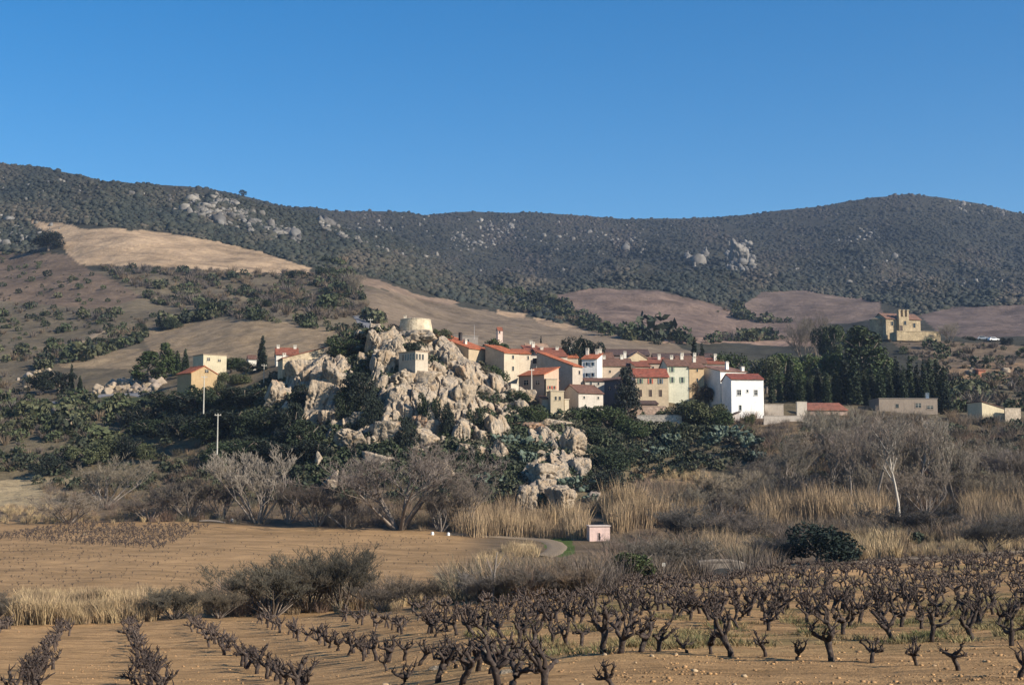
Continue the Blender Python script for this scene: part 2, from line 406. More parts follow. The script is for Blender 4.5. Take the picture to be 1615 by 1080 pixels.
M_SOIL = cover_mat('vineyard_soil', 2.2, .72, 1.22, 1.0, .07, 14, (.22, 1.5, .62))
M_VAL = cover_mat('valley_earth', 0.25, .72, 1.25, .8, .12, 4.5, (.12, .55, .74))
M_SLOPE = cover_mat('slope_earth', 0.3, .68, 1.3, .8, .3, 1.7, (-.5, .35, .80))
M_HILL = cover_mat('hill_earth', 0.05, .62, 1.3, .8, 1.0, .35, (.35, .14, .78))
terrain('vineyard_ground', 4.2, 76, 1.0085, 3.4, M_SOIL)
terrain('valley_ground', 76, 232, 1.006, 3.4, M_VAL)
terrain('village_hillside', 232, 600, 1.0042, 3.4, M_SLOPE)
terrain('mountain_slopes', 600, 3500, 1.0052, 3.4, M_HILL)

# ------------------------------------------------------------------ buildings
_MC = {}
def plaster(c, stain=.25):
    k = ('p', c, stain)
    if k not in _MC:
        m = NT('plaster_wall', .92, .1); p = m.pos(True)
        n1 = m.noise(p, .45, 6, .6); n2 = m.noise(p, 2.2, 5, .65); st = m.noise(p, 1.0, 4, .6, (2.4, 2.4, .25))
        col = m.mix(c, tuple(x * .62 for x in c), m.ramp(n1, [(.42, 0.), (.72, stain * 2)]))
        col = m.mix(col, tuple(x * .7 for x in c), m.ramp(st, [(.5, 0.), (.75, stain * 1.6)]))
        col = m.mix(col, m.ramp(n2, [(.3, .86), (.7, 1.1)]), 1.0, 'MULTIPLY')
        m.base(col).bump(n2, .35, .05); _MC[k] = m.m
    return _MC[k]
def stone_wall(c):
    k = ('s', c)
    if k not in _MC:
        m = NT('stone_wall', .93, .1); p = m.pos(True)
        v = m.n('ShaderNodeTexVoronoi'); v.inputs['Scale'].default_value = 2.4; m.l(p, v.inputs['Vector'])
        col = m.mix(c, m.ramp(v.outputs['Color'], [(0., .72), (1., 1.22)]), 1.0, 'MULTIPLY')
        col = m.mix(col, m.ramp(m.noise(p, .5, 5, .6), [(.3, .7), (.7, 1.2)]), 1.0, 'MULTIPLY')
        m.base(col).bump(v.outputs['Distance'], .6, .08); _MC[k] = m.m
    return _MC[k]
def tiles(c):
    k = ('t', c)
    if k not in _MC:
        m = NT('clay_tiles', .85, .15); p = m.pos(True)
        w = m.n('ShaderNodeTexWave', wave_type='BANDS', bands_direction='X'); w.inputs['Scale'].default_value = 1.25; w.inputs['Distortion'].default_value = .6; w.inputs['Detail'].default_value = 1
        m.l(p, w.inputs['Vector'])
        n1 = m.noise(p, 1.6, 5, .7); n2 = m.noise(p, .35, 4, .6)
        col = m.mix(c, tuple((x * .55 + .02) for x in c), m.ramp(n2, [(.4, 0.), (.7, .75)]))
        col = m.mix(col, m.ramp(n1, [(.3, .5), (.7, 1.35)]), 1.0, 'MULTIPLY'); col = m.mix(col, (.26, .20, .14), m.ramp(m.noise(p, 3.4, 4, .7), [(.52, 0.), (.72, .6)]))
        m.base(col).bump(w.outputs['Fac'], .7, .1); _MC[k] = m.m
    return _MC[k]
def plain(name, c, rough=.7, spec=.3, metal=0.0):
    k = (name, c)
    if k not in _MC:
        m = NT(name, rough, spec); m.b.inputs['Metallic'].default_value = metal
        n = m.noise(m.pos(True), 3.0, 4, .6)
        m.base(m.mix(c, m.ramp(n, [(.3, .8), (.7, 1.15)]), 1.0, 'MULTIPLY')); _MC[k] = m.m
    return _MC[k]
GLASS = None
def dark_glass():
    global GLASS
    if GLASS is None:
        m = NT('window_glass', .12, .5); m.base((.018, .020, .024)); GLASS = m.m
    return GLASS
RED, ORANGE, BROWN, DARKR = (.255, .085, .052), (.40, .118, .052), (.165, .085, .062), (.09, .058, .054)
CREAM, OCHRE, WHITE, GREY, STONE = (.39, .31, .21), (.38, .275, .155), (.78, .75, .70), (.36, .32, .27), (.36, .29, .20)

def house(name, label, cat, px, eav, base, Y, wpx, d, rot, roof='mono', rise=1.6, wall=CREAM, rc=RED, wins=(), chim=(), sink=3.0,
          stone=False, group='houses of the village on the crag', over=.28, doors=(), frame=None, right=()):
    """front wall centre at column px, eaves row eav, ground row base, depth Y; wpx = front width in pixels; d = depth in metres; rot in degrees.
    wins: (column, row, width, height, kind) in photo pixels on the front wall; right: the same on the left-hand side wall in metres"""
    s = Y / F; r = math.radians(rot)
    X, _, zb = unproj(px, base, Y); zt = float(unproj(px, eav, Y)[2]); X = float(X); zb = float(zb)
    h = zt - zb; w = wpx * s / math.cos(r)
    e = empty(name, (X, Y, zb), r, label, cat, group)
    W = w / 2; b = MB(); z0 = -sink
    if roof == 'flat': b.box(-W, W, 0, d, z0, h)
    elif roof == 'mono': b.prism([(0, z0), (d, z0), (d, h + rise), (0, h)], -W, W, 'x')
    elif roof == 'gable_x': b.prism([(0, z0), (d, z0), (d, h), (d / 2, h + rise), (0, h)], -W, W, 'x')
    elif roof == 'gable_y': b.prism([(-W, z0), (W, z0), (W, h), (0, h + rise), (-W, h)], 0, d, 'y')
    elif roof == 'mono_r': b.prism([(-W, z0), (W, z0), (W, h), (-W, h + rise)], 0, d, 'y')
    elif roof == 'mono_l': b.prism([(-W, z0), (W, z0), (W, h + rise), (-W, h)], 0, d, 'y')
    wm = stone_wall(wall) if stone else plaster(wall)
    b.build('wall', wm, e)
    R = MB(); t = .16; o = over; g = .015
    def slab(p0, p1, a0, a1, ax):                      # a sloping slab whose lower face runs p0 -> p1
        R.prism([p0, p1, (p1[0], p1[1] + t), (p0[0], p0[1] + t)], a0, a1, ax)
    if roof == 'flat':
        R.box(-W - .12, W + .12, -.12, d + .12, h + g, h + .16)
    elif roof == 'mono':
        k = rise / d; slab((-o, h - k * o + g), (d + o, h + rise + k * o + g), -W - o * .6, W + o * .6, 'x')
    elif roof == 'gable_x':
        k = rise / (d / 2)
        R.prism([(-o, h - k * o + g), (d / 2, h + rise + g), (d + o, h - k * o + g), (d + o, h - k * o + g + t), (d / 2, h + rise + g + t), (-o, h - k * o + g + t)], -W - o * .6, W + o * .6, 'x')
    elif roof == 'gable_y':
        k = rise / W
        R.prism([(-W - o, h - k * o + g), (0, h + rise + g), (W + o, h - k * o + g), (W + o, h - k * o + g + t), (0, h + rise + g + t), (-W - o, h - k * o + g + t)], -o * .6, d + o * .6, 'y')
    elif roof == 'mono_r':
        k = rise / (2 * W); slab((-W - o, h + rise + k * o + g), (W + o, h - k * o + g), -o * .6, d + o * .6, 'y')
    elif roof == 'mono_l':
        k = rise / (2 * W); slab((-W - o, h - k * o + g), (W + o, h + rise + k * o + g), -o * .6, d + o * .6, 'y')
    rm = plaster(rc) if roof == 'flat' else tiles(rc)
    rf = R.build('roof', rm, e)
    if roof not in ('flat',):                           # ridge / verge cap tiles laid along the upper edge
        cp = MB()
        if roof == 'gable_x': cp.tube([(-W - .1, d / 2, h + rise + t), (W + .1, d / 2, h + rise + t)], [.13, .13], 6)
        elif roof == 'gable_y': cp.tube([(0, -.1, h + rise + t), (0, d + .1, h + rise + t)], [.13, .13], 6)
        if cp.v: cp.build('ridge_tiles', rm, rf)
    fcol = frame or tuple(min(.8, c * 1.12) for c in wall)
    fm = plaster(fcol, .1)
    def opening(x, z, ww, hh, kind, side='f'):
        nm = 'door' if kind.startswith('door') else 'window'
        fr = MB(); q = .10 if ww > .7 else .07; pr = -.05
        def bx(x0, x1, y0, y1, z0_, z1_, m):
            if side == 'f': m.box(x0, x1, y0, y1, z0_, z1_)
            else: m.box(-W + y0, -W + y1, -x1, -x0, z0_, z1_)
        a, c_ = x - ww / 2, x + ww / 2; lo, hi = z - hh / 2, z + hh / 2
        bx(a - q, a, pr, .03, lo, hi, fr); bx(c_, c_ + q, pr, .03, lo, hi, fr); bx(a - q, c_ + q, pr, .03, hi, hi + q, fr)
        if nm == 'window': bx(a - q - .05, c_ + q + .05, pr - .05, .03, lo - q, lo, fr)
        f = fr.build(nm, fm, e)
        if 'shut' in kind:
            pass
        pane = MB(); bx(a, c_, -.012, .03, lo, hi, pane)
        if nm == 'window':
            pane.build('pane', dark_glass(), f)
            if ww > .7 and 'arch' not in kind and 'open' not in kind:
                mu = MB(); bx(x - .03, x + .03, -.03, .0, lo, hi, mu); bx(a, c_, -.028, .0, z + hh * .12, z + hh * .12 + .05, mu); mu.build('glazing_bar', plain('painted_wood', (.5, .46, .4)), f)
        else:
            pane.build('door_leaf', plain('door_wood', (.06, .04, .03)), f)
        if 'shut' in kind:
            sc = {'shut_r': (.42, .09, .05), 'shut_g': (.13, .19, .13), 'shut_b': (.10, .13, .16)}[kind]
            for sg in (-1, 1):
                sh = MB(); x0 = (a - q - ww * .5) if sg < 0 else (c_ + q)
                bx(x0, x0 + ww * .5, -.07, -.02, lo, hi, sh); sh.build('shutter', plain('shutter_paint', sc), e)
    for (wx, wy, ww, wh, kind) in wins:
        opening((wx - px) * s / math.cos(r), float(unproj(px, wy, Y)[2]) - zb, ww * s / math.cos(r), wh * s, kind)
    for (dist, z, ww, wh, kind) in right: opening(-dist, z, ww, wh, kind, 'l')
    for (cx, cy, ch, cc) in chim:                       # metres across, fraction of depth, height above eaves
        c = MB(); yy = cy * d; c.box(cx - .32, cx + .32, yy - .28, yy + .28, h - .4, h + ch); c.box(cx - .4, cx + .4, yy - .36, yy + .36, h + ch, h + ch + .1)
        for q in (-.2, .2): c.box(cx + q - .07, cx + q + .07, yy - .2, yy + .2, h + ch + .1, h + ch + .32)
        c.box(cx - .38, cx + .38, yy - .32, yy + .32, h + ch + .32, h + ch + .4)
        c.build('chimney', plaster(cc), rf)
    return e, h, w, zb

LW = (.62, .58, .50)
# --- left of the crag
house('house', 'small ochre gabled cottage with an orange roof above the dark thicket', 'house', 322, 589, 604, 303, 34, 6, 42, 'gable_y', 1.5, OCHRE, ORANGE,
      [(325, 585, 5, 5, 'window')], [], group='houses beside the hill road')
house('house', 'flat-roofed pale yellow house behind the small ochre cottage', 'house', 339, 560, 575, 322, 32, 6, 35, 'flat', 0, (.48, .42, .29), (.3, .22, .16),
      [(330, 567, 4, 5, 'window'), (345, 568, 4, 4, 'window')], [], group='houses beside the hill road')
house('house', 'tiny white cottage between the hedges left of the lone pointed cypress', 'house', 398, 566, 575, 326, 12, 4, 15, 'gable_x', .8, LW, BROWN, group='houses beside the hill road')
house('stone_house', 'rough stone house with a slanting red roof on the left shoulder of the crag', 'house', 478, 566, 606, 287, 62, 6.5, 18, 'mono_l', 2.3, (.46, .37, .25), RED,
      [(489, 570, 5, 6, 'window open')], [(-3.2, .7, 1.1, LW)], stone=True)
house('house', 'low white-walled house with a bright red roof peeping behind the rough stone house', 'house', 453, 559, 575, 312, 34, 6, 12, 'gable_x', 1.5, LW, RED, [], [(-1.9, .5, 2.0, LW), (1.8, .5, 2.0, LW)])
# --- on the crag
e, h, w, zb = house('arcade_house', 'small flat-roofed house with rows of narrow window bays among the crag boulders', 'house', 665, 555, 590, 272, 19, 5.2, 42, 'flat', 0, (.44, .38, .30), (.36, .27, .2),
      [(657.5, 563, 2.6, 9, 'window open'), (662, 563, 2.6, 9, 'window open'), (666.5, 563, 2.6, 9, 'window open')], [], right=[(.6, 3.3, .42, 1.2, 'window open'), (1.4, 3.3, .42, 1.2, 'window open'), (2.2, 3.3, .42, 1.2, 'window open'), (3.0, 3.3, .42, 1.2, 'window open'), (3.8, 3.3, .42, 1.2, 'window open')], sink=5)
house('long_house', 'long house with a broad orange roof falling from the summit of the crag', 'house', 756, 551, 582, 300, 33, 11.5, 50, 'mono', 3.9, CREAM, ORANGE,
      [], [(-.4, .32, 2.0, LW), (1.0, .55, 3.7, (.05, .045, .045))], right=[(3.2, 1.8, .7, .9, 'window')])
house('tall_house', 'tall narrow stone house with two small windows, right of the long orange-roofed house', 'house', 807, 557, 612, 296, 24, 6.5, 38, 'mono', 2.0, (.47, .40, .30), ORANGE,
      [(809, 563, 3, 6, 'window'), (809, 581, 3, 7, 'window')], [], right=[(3.0, 3.2, .7, 1.0, 'window')])
house('house', 'set-back plastered house joined to the right side of the tall narrow stone house', 'house', 827, 558, 592, 300.5, 20, 6, 14, 'mono', 1.4, (.56, .47, .36), ORANGE, [(833, 564, 2.5, 6, 'window')])
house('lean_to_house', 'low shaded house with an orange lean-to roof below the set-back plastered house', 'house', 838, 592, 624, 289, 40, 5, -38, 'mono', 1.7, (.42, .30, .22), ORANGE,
      [(830, 603, 7, 8, 'window'), (848, 604, 6, 6, 'window')])
house('loggia_house', 'white house with a deep dark loggia above the orange lean-to roof', 'house', 846, 562, 590, 305, 18, 5, 12, 'flat', 0, LW, (.5, .42, .36), [(846, 569, 12, 9, 'window open'), (846, 585, 7, 4, 'window')])
house('turret', 'slim rooftop turret with a red cap standing up behind the orange roofs', 'turret', 789, 521, 541, 313, 7.5, 1.0, 20, 'gable_x', .5, (.6, .45, .38), RED, [(788, 524, 2.4, 4, 'window open')], over=.12)
house('house', 'cream house with a pale roof edge furthest back above the loggia house', 'house', 848, 549, 570, 326, 34, 5, 8, 'gable_x', 1.1, (.50, .43, .33), (.38, .25, .17), [], [(-1.2, .5, 1.6, LW)])
house('house', 'house with a dull red roof between the loggia house and the dark twin pines', 'house', 872, 562, 585, 314, 46, 6.5, 10, 'mono', 2.3, (.56, .48, .38), RED, [], [(2.0, .8, 2.3, LW), (-1.5, .8, 2.2, LW)])
house('gabled_house', 'mid-village house with a broad grey blind side wall and sloping red roof edge', 'house', 911, 578, 612, 297, 17, 9.0, 55, 'mono', 3.3, (.40, .345, .285), ORANGE, [(914, 587, 2.6, 6, 'window')], [])
house('house', 'bright white two-storey house with four shuttered windows under a salmon roof', 'house', 930, 566, 604, 306, 24, 6, -14, 'mono', 1.5, WHITE, ORANGE,
      [(925, 574, 3.2, 6, 'shut_b'), (934, 574, 3.2, 6, 'shut_b'), (925, 591, 3.2, 6, 'shut_b'), (934, 591, 3.2, 6, 'shut_b')], [(-1.4, .8, 2.4, LW), (.6, .9, 2.2, LW)])
house('tower_house', 'small square cream house with two black windows perched at the crag foot', 'house', 879, 617, 653, 281, 21, 4, 10, 'flat', 0, (.47, .39, .27), (.46, .38, .28), [(876.5, 628, 3.2, 6, 'window open'), (883, 628, 3.2, 6, 'window open')])
e, h, w, zb = house('terrace_house', 'little cream house with red shutters above the square house with two black windows', 'house', 870, 598, 640, 286.5, 17, 3.6, 10, 'flat', 0, (.49, .40, .28), (.5, .42, .33), [(867, 611, 2.6, 5, 'shut_r'), (874, 611, 2.6, 5, 'shut_r')])
house('outbuilding', 'low outbuilding with a rusty roof leaning on the left of the square house', 'outbuilding', 862, 629, 650, 283, 13, 3, 10, 'mono', .6, (.5, .42, .32), BROWN)
house('outbuilding', 'tiny cream outbuilding on the right of the square house', 'outbuilding', 894, 630, 650, 283, 7, 3, 10, 'flat', 0, (.52, .45, .33), (.5, .42, .33))
house('house', 'house with a brown roof, pale front and dark left gable above the green bushes', 'house', 932, 620, 645, 288, 40, 7, 28, 'gable_x', 1.7, (.48, .43, .37), BROWN, [(921, 627, 3, 4, 'window'), (944, 627, 3, 4, 'window')])
house('house', 'low house with a thin brown roof strip and white wall under the bright white house', 'house', 945, 601, 616, 298, 44, 4, 5, 'mono', .8, (.50, .45, .38), BROWN, [(932, 605, 3, 5, 'window'), (944, 605, 3, 4, 'window')])
house('house', 'house with blue shade painted into its wall left of the dark village conifer', 'house', 966, 600, 642, 292, 24, 5, -42, 'mono', 1.0, (.075, .078, .10), BROWN, [(962, 612, 4, 6, 'window'), (971, 610, 4, 6, 'window')])  # cool shade of this facade is put into the wall colour
house('house', 'wide pinkish house with a flat-sided brown roof behind the dark village conifer', 'house', 974, 577, 612, 312, 50, 7, 6, 'gable_x', 1.7, (.46, .37, .28), BROWN, [(962, 586, 3, 4, 'window'), (985, 586, 3, 4, 'window')], [(1.6, .5, 2.4, LW), (-2.4, .5, 2.2, LW)])
house('house', 'yellow gabled house with a pale roof rising behind the wide pinkish house', 'house', 1006, 565, 585, 320, 30, 6, 8, 'gable_y', 1.3, (.50, .41, .27), (.40, .27, .19), [], [(-2.6, .3, 1.3, LW)])
house('barn', 'long barn with a very dark roof at the upper edge of the village', 'barn', 984, 560, 578, 336, 82, 7, 3, 'gable_x', 1.5, (.20, .15, .13), DARKR, group='barns behind the village')  # both barns: shade of the back roofs put into the dark colours
house('barn', 'long dark-roofed barn behind the pair of slim cypresses', 'barn', 1080, 567, 582, 340, 96, 7, 2, 'gable_x', 1.6, (.22, .16, .14), DARKR, group='barns behind the village')
house('house', 'red-roofed house with stone facade, one red shutter and arched doors at its foot', 'house', 1028, 594, 632, 299, 54, 6, 6, 'gable_x', 1.7, (.45, .36, .25), (.28, .08, .05),
      [(1010, 601, 3.6, 8, 'shut_g'), (1026, 601, 3.6, 8, 'shut_r'), (1042, 601, 3.6, 8, 'shut_b'), (1010, 620, 5, 11, 'door'), (1026, 620, 5, 11, 'door'), (1042, 620, 5, 11, 'door')])
house('house', 'pale green house with three dark windows beside the red-roofed stone house', 'house', 1070, 577, 616, 304, 35, 7, 8, 'gable_x', 1.6, (.52, .51, .40), BROWN,
      [(1060, 583, 3.2, 8, 'shut_g'), (1060, 599, 3.2, 9, 'shut_g'), (1076, 599, 3.4, 9, 'shut_g')], [(-.6, .5, 2.2, LW), (1.7, .5, 2.4, LW)])
house('house', 'ochre house with a dark eaves line right of the pale green house', 'house', 1099, 580, 615, 304.5, 24, 6, 10, 'gable_x', 1.4, (.47, .34, .20), BROWN, [(1100, 584, 2.6, 5, 'window'), (1100, 600, 3, 7, 'window')], [(.4, .5, 2.3, LW)])
house('house', 'white house with grey shaded side wall and thick chimney behind the tall white house', 'house', 1157, 586, 628, 303, 44, 8, 24, 'mono', 1.7, (.70, .68, .64), (.24, .13, .10), [], [(-.3, .25, 1.9, WHITE), (2.6, .05, .8, WHITE)])
house('white_house', 'tall bright white house with a thin red roof at the right end of the village', 'house', 1179.5, 598, 656, 294, 52, 7.5, 7, 'gable_x', 1.2, (.86, .84, .80), (.25, .07, .048),
      [(1166, 619, 6.5, 8.5, 'window'), (1179.5, 616.5, 3, 4, 'window'), (1193, 619, 5.5, 8.5, 'window'), (1167.5, 643, 4, 8.5, 'window')], sink=1.5, frame=(.8, .78, .74))
house('shed', 'low dark-roofed shed leaning at the foot of the tall white house', 'shed', 1158, 658, 668, 289, 18, 3, 10, 'mono_l', 1.0, (.5, .44, .4), DARKR)
# --- right-hand edge
G2 = 'low houses among the bare trees on the right'
house('house', 'low house with a wide faded orange roof beside the cypress row', 'house', 1306, 647, 662, 298, 62, 6, 4, 'mono', 1.7, (.46, .34, .28), (.29, .11, .07), [(1290, 652, 4, 6, 'window'), (1320, 653, 4, 5, 'window')], group=G2)
house('long_flat_house', 'long flat-roofed grey-beige house in front of the right end of the cypress row', 'house', 1433, 629, 655, 312, 94, 7, 4, 'flat', 0, (.25, .205, .165), (.28, .24, .21),
      [(1449, 639, 9, 7, 'window'), (1468, 642, 10, 5, 'window'), (1415, 640, 5, 6, 'window')], [(5.6, .5, 1.2, WHITE)], group=G2)
house('shed', 'cream shed with a brown roof sloping to the right at the photo edge', 'shed', 1568, 645, 663, 304, 40, 6, 12, 'mono_r', 1.5, (.56, .48, .33), BROWN, group=G2)
house('shed', 'dark lean-to shed on the left of the cream shed', 'shed', 1538, 636, 655, 308, 16, 4, -40, 'flat', 0, (.11, .10, .13), (.12, .1, .11), group=G2)  # shed lies in shade, painted into its dark wall and roof colours
house('hut', 'tiny brick-red hut on the tawny slope at the far right', 'hut', 1549, 584, 592, 420, 12, 3, 10, 'mono', .5, (.38, .16, .10), (.34, .15, .10), group=G2)

GV = 'houses of the village on the crag'
for nm, lab, px, ev, bs, Y, w, d, rot, rf, rise, wl_, rc, wn_, ch in (
  ('house', 'low orange-roofed house tucked between the dull red roof and the bright white house', 897, 564, 586, 318, 30, 6, 10, 'mono', 2.2, (.44, .36, .27), ORANGE, [(893, 571, 3, 5, 'window')], [(1.2, .6, 2.4, LW)]),
  ('house', 'narrow house with a brown roof between the bright white house and the yellow gabled house', 956, 567, 590, 323, 26, 6, 6, 'gable_x', 1.7, (.42, .34, .26), BROWN, [(956, 574, 3, 5, 'window')], [(-.8, .5, 2.4, LW)]),
  ('house', 'low red-roofed house squeezed behind the facade with the red shutter', 1034, 573, 592, 318, 42, 6, 5, 'mono', 1.7, (.42, .33, .25), RED, [(1030, 580, 3, 4, 'window')], [(1.5, .6, 2.0, LW)]),
  ('house', 'brown-roofed house directly under the pair of slim cypresses', 1092, 573, 592, 321, 46, 6, 5, 'gable_x', 1.7, (.44, .36, .28), BROWN, [], [(-1.7, .5, 2.3, LW), (1.2, .5, 2.3, LW)]),
  ('house', 'red-roofed house left of the green tree behind the tall white house', 1130, 574, 596, 322, 34, 6, 8, 'mono', 1.7, (.46, .40, .32), RED, [(1128, 581, 3, 4, 'window')], [(.6, .5, 2.2, LW)]),
  ('house', 'small red-roofed house under the yellow gabled house', 1014, 578, 598, 308, 24, 5, 8, 'mono', 1.3, (.44, .35, .25), RED, [(1014, 586, 3, 4, 'window')], []),
  ('house', 'small house with a dark red roof behind the set-back plastered house', 842, 554, 575, 319, 24, 5, 12, 'mono', 1.6, (.42, .34, .27), RED, [], [(.4, .5, 1.9, LW)]),
  ('house', 'flat grey house just showing over the top of the long orange roof', 728, 530, 556, 318, 52, 5, 14, 'flat', 0, (.24, .21, .185), (.22, .2, .18), [(738, 537, 3, 4, 'window')], []),
  ('shade_lean_to', 'dark lean-to standing for a patch of shade in the gap left of the square house with two black windows', 853, 606, 645, 290, 16, 4, -42, 'mono', .8, (.16, .12, .11), BROWN, [(852, 616, 4, 7, 'window')], []),  # stands for a patch of shade, painted into the dark wall
  ('shade_lean_to', 'low lean-to roof painted as the shadow band at the foot of the red-roofed stone house', 1016, 637, 652, 294, 44, 3, 6, 'mono', .7, (.26, .18, .13), DARKR, [(1008, 644, 5, 8, 'door')], [])):  # lean-to added to carry a shadow band in its dark roof
    house(nm, lab, 'house' if nm == 'house' else 'outbuilding', px, ev, bs, Y, w, d, rot, rf, rise, wl_, rc, [q for q in wn_ if not q[4].startswith('door')], ch, group=GV, doors=())
# --- windmill stump on the summit
P = unproj(655.5, 522, 298); s = 298 / F
e = empty('windmill_stump', tuple(map(float, P)), 0, 'squat round stump of a stone windmill on the very summit of the crag', 'windmill')
MB().lathe([(27.5 * s, -5), (27 * s, 0), (25 * s, 11 * s), (24 * s, 16.5 * s), (22.6 * s, 16.6 * s), (22.4 * s, 15.2 * s)], 40).build('tower', stone_wall((.44, .37, .265)), e)
b = MB(); b.lathe([(24.4 * s, 16.7 * s), (24.4 * s, 18 * s), (21.5 * s, 18 * s), (21.5 * s, 16.7 * s)], 40); b.build('coping', stone_wall((.5, .43, .32)), e)
b = MB(); b.box(-18.5 * s, -14.5 * s, -1, -.4, 16.5 * s, 23 * s); b.box(-19 * s, -14 * s, -1.06, -.34, 23 * s, 24 * s); b.build('finial', stone_wall((.52, .45, .36)), e)

# --- chapel on the right-hand hill
YC = 520; s = YC / F
P = unproj(1425, 523, YC); r = math.radians(16)
e = empty('chapel', tuple(map(float, P)), r, 'honey-coloured stone chapel with a three-pillared bell gable on the right-hand hilltop', 'chapel')
SM = stone_wall((.36, .285, .185)); TM = tiles((.22, .12, .085))
W = 31 * s; b = MB()
b.prism([(0, -3), (9, -3), (9, 20 * s), (4.5, 30 * s), (0, 20 * s)], -W, W, 'x'); b.build('wall', SM, e)
k = (10 * s) / 4.5
rf = MB(); rf.prism([(-.4, 20 * s - .4 * k + .02), (4.5, 30 * s + .02), (9.4, 20 * s - .4 * k + .02), (9.4, 20 * s - .4 * k + .25), (4.5, 30 * s + .25), (-.4, 20 * s - .4 * k + .25)], -W - .3, W + .3, 'x'); rf.build('roof', TM, e)
b = MB(); b.lathe([(2.8, -3), (2.8, 20 * s), (3.0, 20 * s), (3.0, 21 * s), (0.3, 26 * s)], 20, -W - .2, 5.6); b.build('apse', SM, e)
b = MB(); x0, x1 = -11.5 * s, 6.5 * s
b.box(x0, x1, -1.5, -.02, -3, 23 * s)
b.build('bell_gable', SM, e)
for i, xx in enumerate((x0, -2.5 * s - 1.6 * s, x1 - 3.2 * s)):
    q = MB(); q.box(xx, xx + 3.2 * s, -1.45, -.1, 23 * s + .003, 33 * s); q.box(xx - .14, xx + 3.2 * s + .14, -1.6, .05, 33 * s, 34.4 * s); q.build('pillar', SM, e)
def slot(x, z, w, hh, nm, y):
    f = MB(); f.box(x - w / 2 - .15, x - w / 2, y - .1, y + .05, z, z + hh); f.box(x + w / 2, x + w / 2 + .15, y - .1, y + .05, z, z + hh); f.box(x - w / 2 - .15, x + w / 2 + .15, y - .1, y + .05, z + hh, z + hh + .15)
    fo = f.build(nm, SM, e); p = MB(); p.box(x - w / 2, x + w / 2, y - .02, y + .05, z, z + hh); p.build('pane' if nm == 'window' else 'door_leaf', dark_glass() if nm == 'window' else plain('door_wood', (.06, .04, .03)), fo)
slot(19.5 * s, 7 * s, .9, 1.6, 'window', 0); slot(-20 * s, 9 * s, .9, 1.5, 'window', 0); slot(-1 * s, 10 * s, .9, 1.4, 'window', -1.5); slot(-8 * s, .1, 1.1, 2.0, 'door', -1.5)
P = unproj(1449, 531, 513); s = 513 / F
b = MB(); b.box(-37 * s, 37 * s, 0, .7, -1.5, 8 * s); b.box(-37 * s, -37 * s + .7, .7, 6, -1.5, 7.9 * s)
o = b.build('terrace_wall', stone_wall((.36, .285, .18))); o.location = tuple(map(float, P)); o.rotation_euler = (0, 0, math.radians(10))
tag(o, 'long honey-coloured retaining wall in front of the hilltop chapel', 'wall')
_m = MB(); _m.box(-37.3 * s, 37.3 * s, -.12, .82, 8 * s + .003, 9 * s); _m.build('coping', stone_wall((.40, .32, .21)), o)

# --- small white cars by the chapel
def car(px, py, Y, rot, label, col):
    P = at(px, py, Y - 30, Y + 40)
    e = empty('parked_car', P, math.radians(rot), label, 'car', 'cars parked on the chapel hill')
    b = MB(); b.prism([(-2.1, .35), (2.1, .35), (2.15, .75), (1.6, .95), (-2.0, .95), (-2.15, .7)], -.85, .85, 'y'); b.build('body', plain('car_paint', col, .3, .5), e)
    b = MB(); b.prism([(-1.8, .955), (1.0, .955), (.35, 1.48), (-1.45, 1.48)], -.74, .74, 'y'); cb = b.build('cabin', plain('car_paint', col, .3, .5), e)
    b = MB(); b.prism([(-1.5, 1.0), (.8, 1.0), (.3, 1.4), (-1.35, 1.4)], -.76, .76, 'y'); b.build('side_windows', dark_glass(), cb)
    for x in (-1.35, 1.35):
        for y in (-.87, .67):
            w = MB(); w.tube([(x, y, .33), (x, y + .2, .33)], [.33, .33], 14); w.build('wheel', plain('tyre_rubber', (.02, .02, .02)), e)
car(1440, 533.5, 500, 8, 'white car parked below the chapel terrace wall', (.8, .8, .8))
car(1551, 536, 540, -20, 'pale car parked right of the round bare tree by the chapel', (.7, .7, .7))
car(1567, 538, 540, 12, 'white car parked next to the dark round bush right of the chapel', (.8, .8, .8))

# --- garden walls, hut by the track, poles, culvert, markers
def garden_wall(px, top, base, Y, wpx, rot, col, label, stone=False, name='garden_wall'):
    s = Y / F; P = unproj(px, base, Y); w = wpx * s / math.cos(math.radians(rot)); h = (base - top) * s
    o = MB().box(-w / 2, w / 2, 0, .4, -2.5, h).build(name, stone_wall(col) if stone else plaster(col)); o.location = tuple(map(float, P)); o.rotation_euler = (0, 0, math.radians(rot))
    MB().box(-w / 2 - .05, w / 2 + .05, -.06, .46, h + .003, h + .12).build('coping', plaster(tuple(c * .95 for c in col)), o)
    return tag(o, label, 'wall')
garden_wall(1236, 656, 668, 289, 64, 6, (.40, .35, .30), 'long pale garden wall running right from the tall white house')
garden_wall(1221, 638, 650, 300, 30, 4, (.36, .31, .26), 'short upper garden wall between the tall white house and the cypress row')
garden_wall(1265, 634, 654, 296, 17, 20, (.38, .34, .29), 'tall pale wall end left of the faded orange roof')
garden_wall(1020, 641, 652, 292, 60, 4, (.36, .26, .20), 'garden wall below the arched doors of the red-roofed stone house', True)
garden_wall(1040, 655, 664, 286, 70, -4, (.38, .34, .29), 'long low terrace wall beside the green bushes below the village', True)
garden_wall(1598, 644, 662, 303, 26, 8, (.42, .35, .27), 'broken stone wall right of the cream shed', True)
garden_wall(812, 606, 612, 284, 12, 35, (.48, .43, .35), 'white sloping parapet at the foot of the tall narrow stone house')
garden_wall(702, 556, 575, 288, 36, 30, (.5, .44, .36), 'pale terrace wall among the boulders below the long orange-roofed house', True)

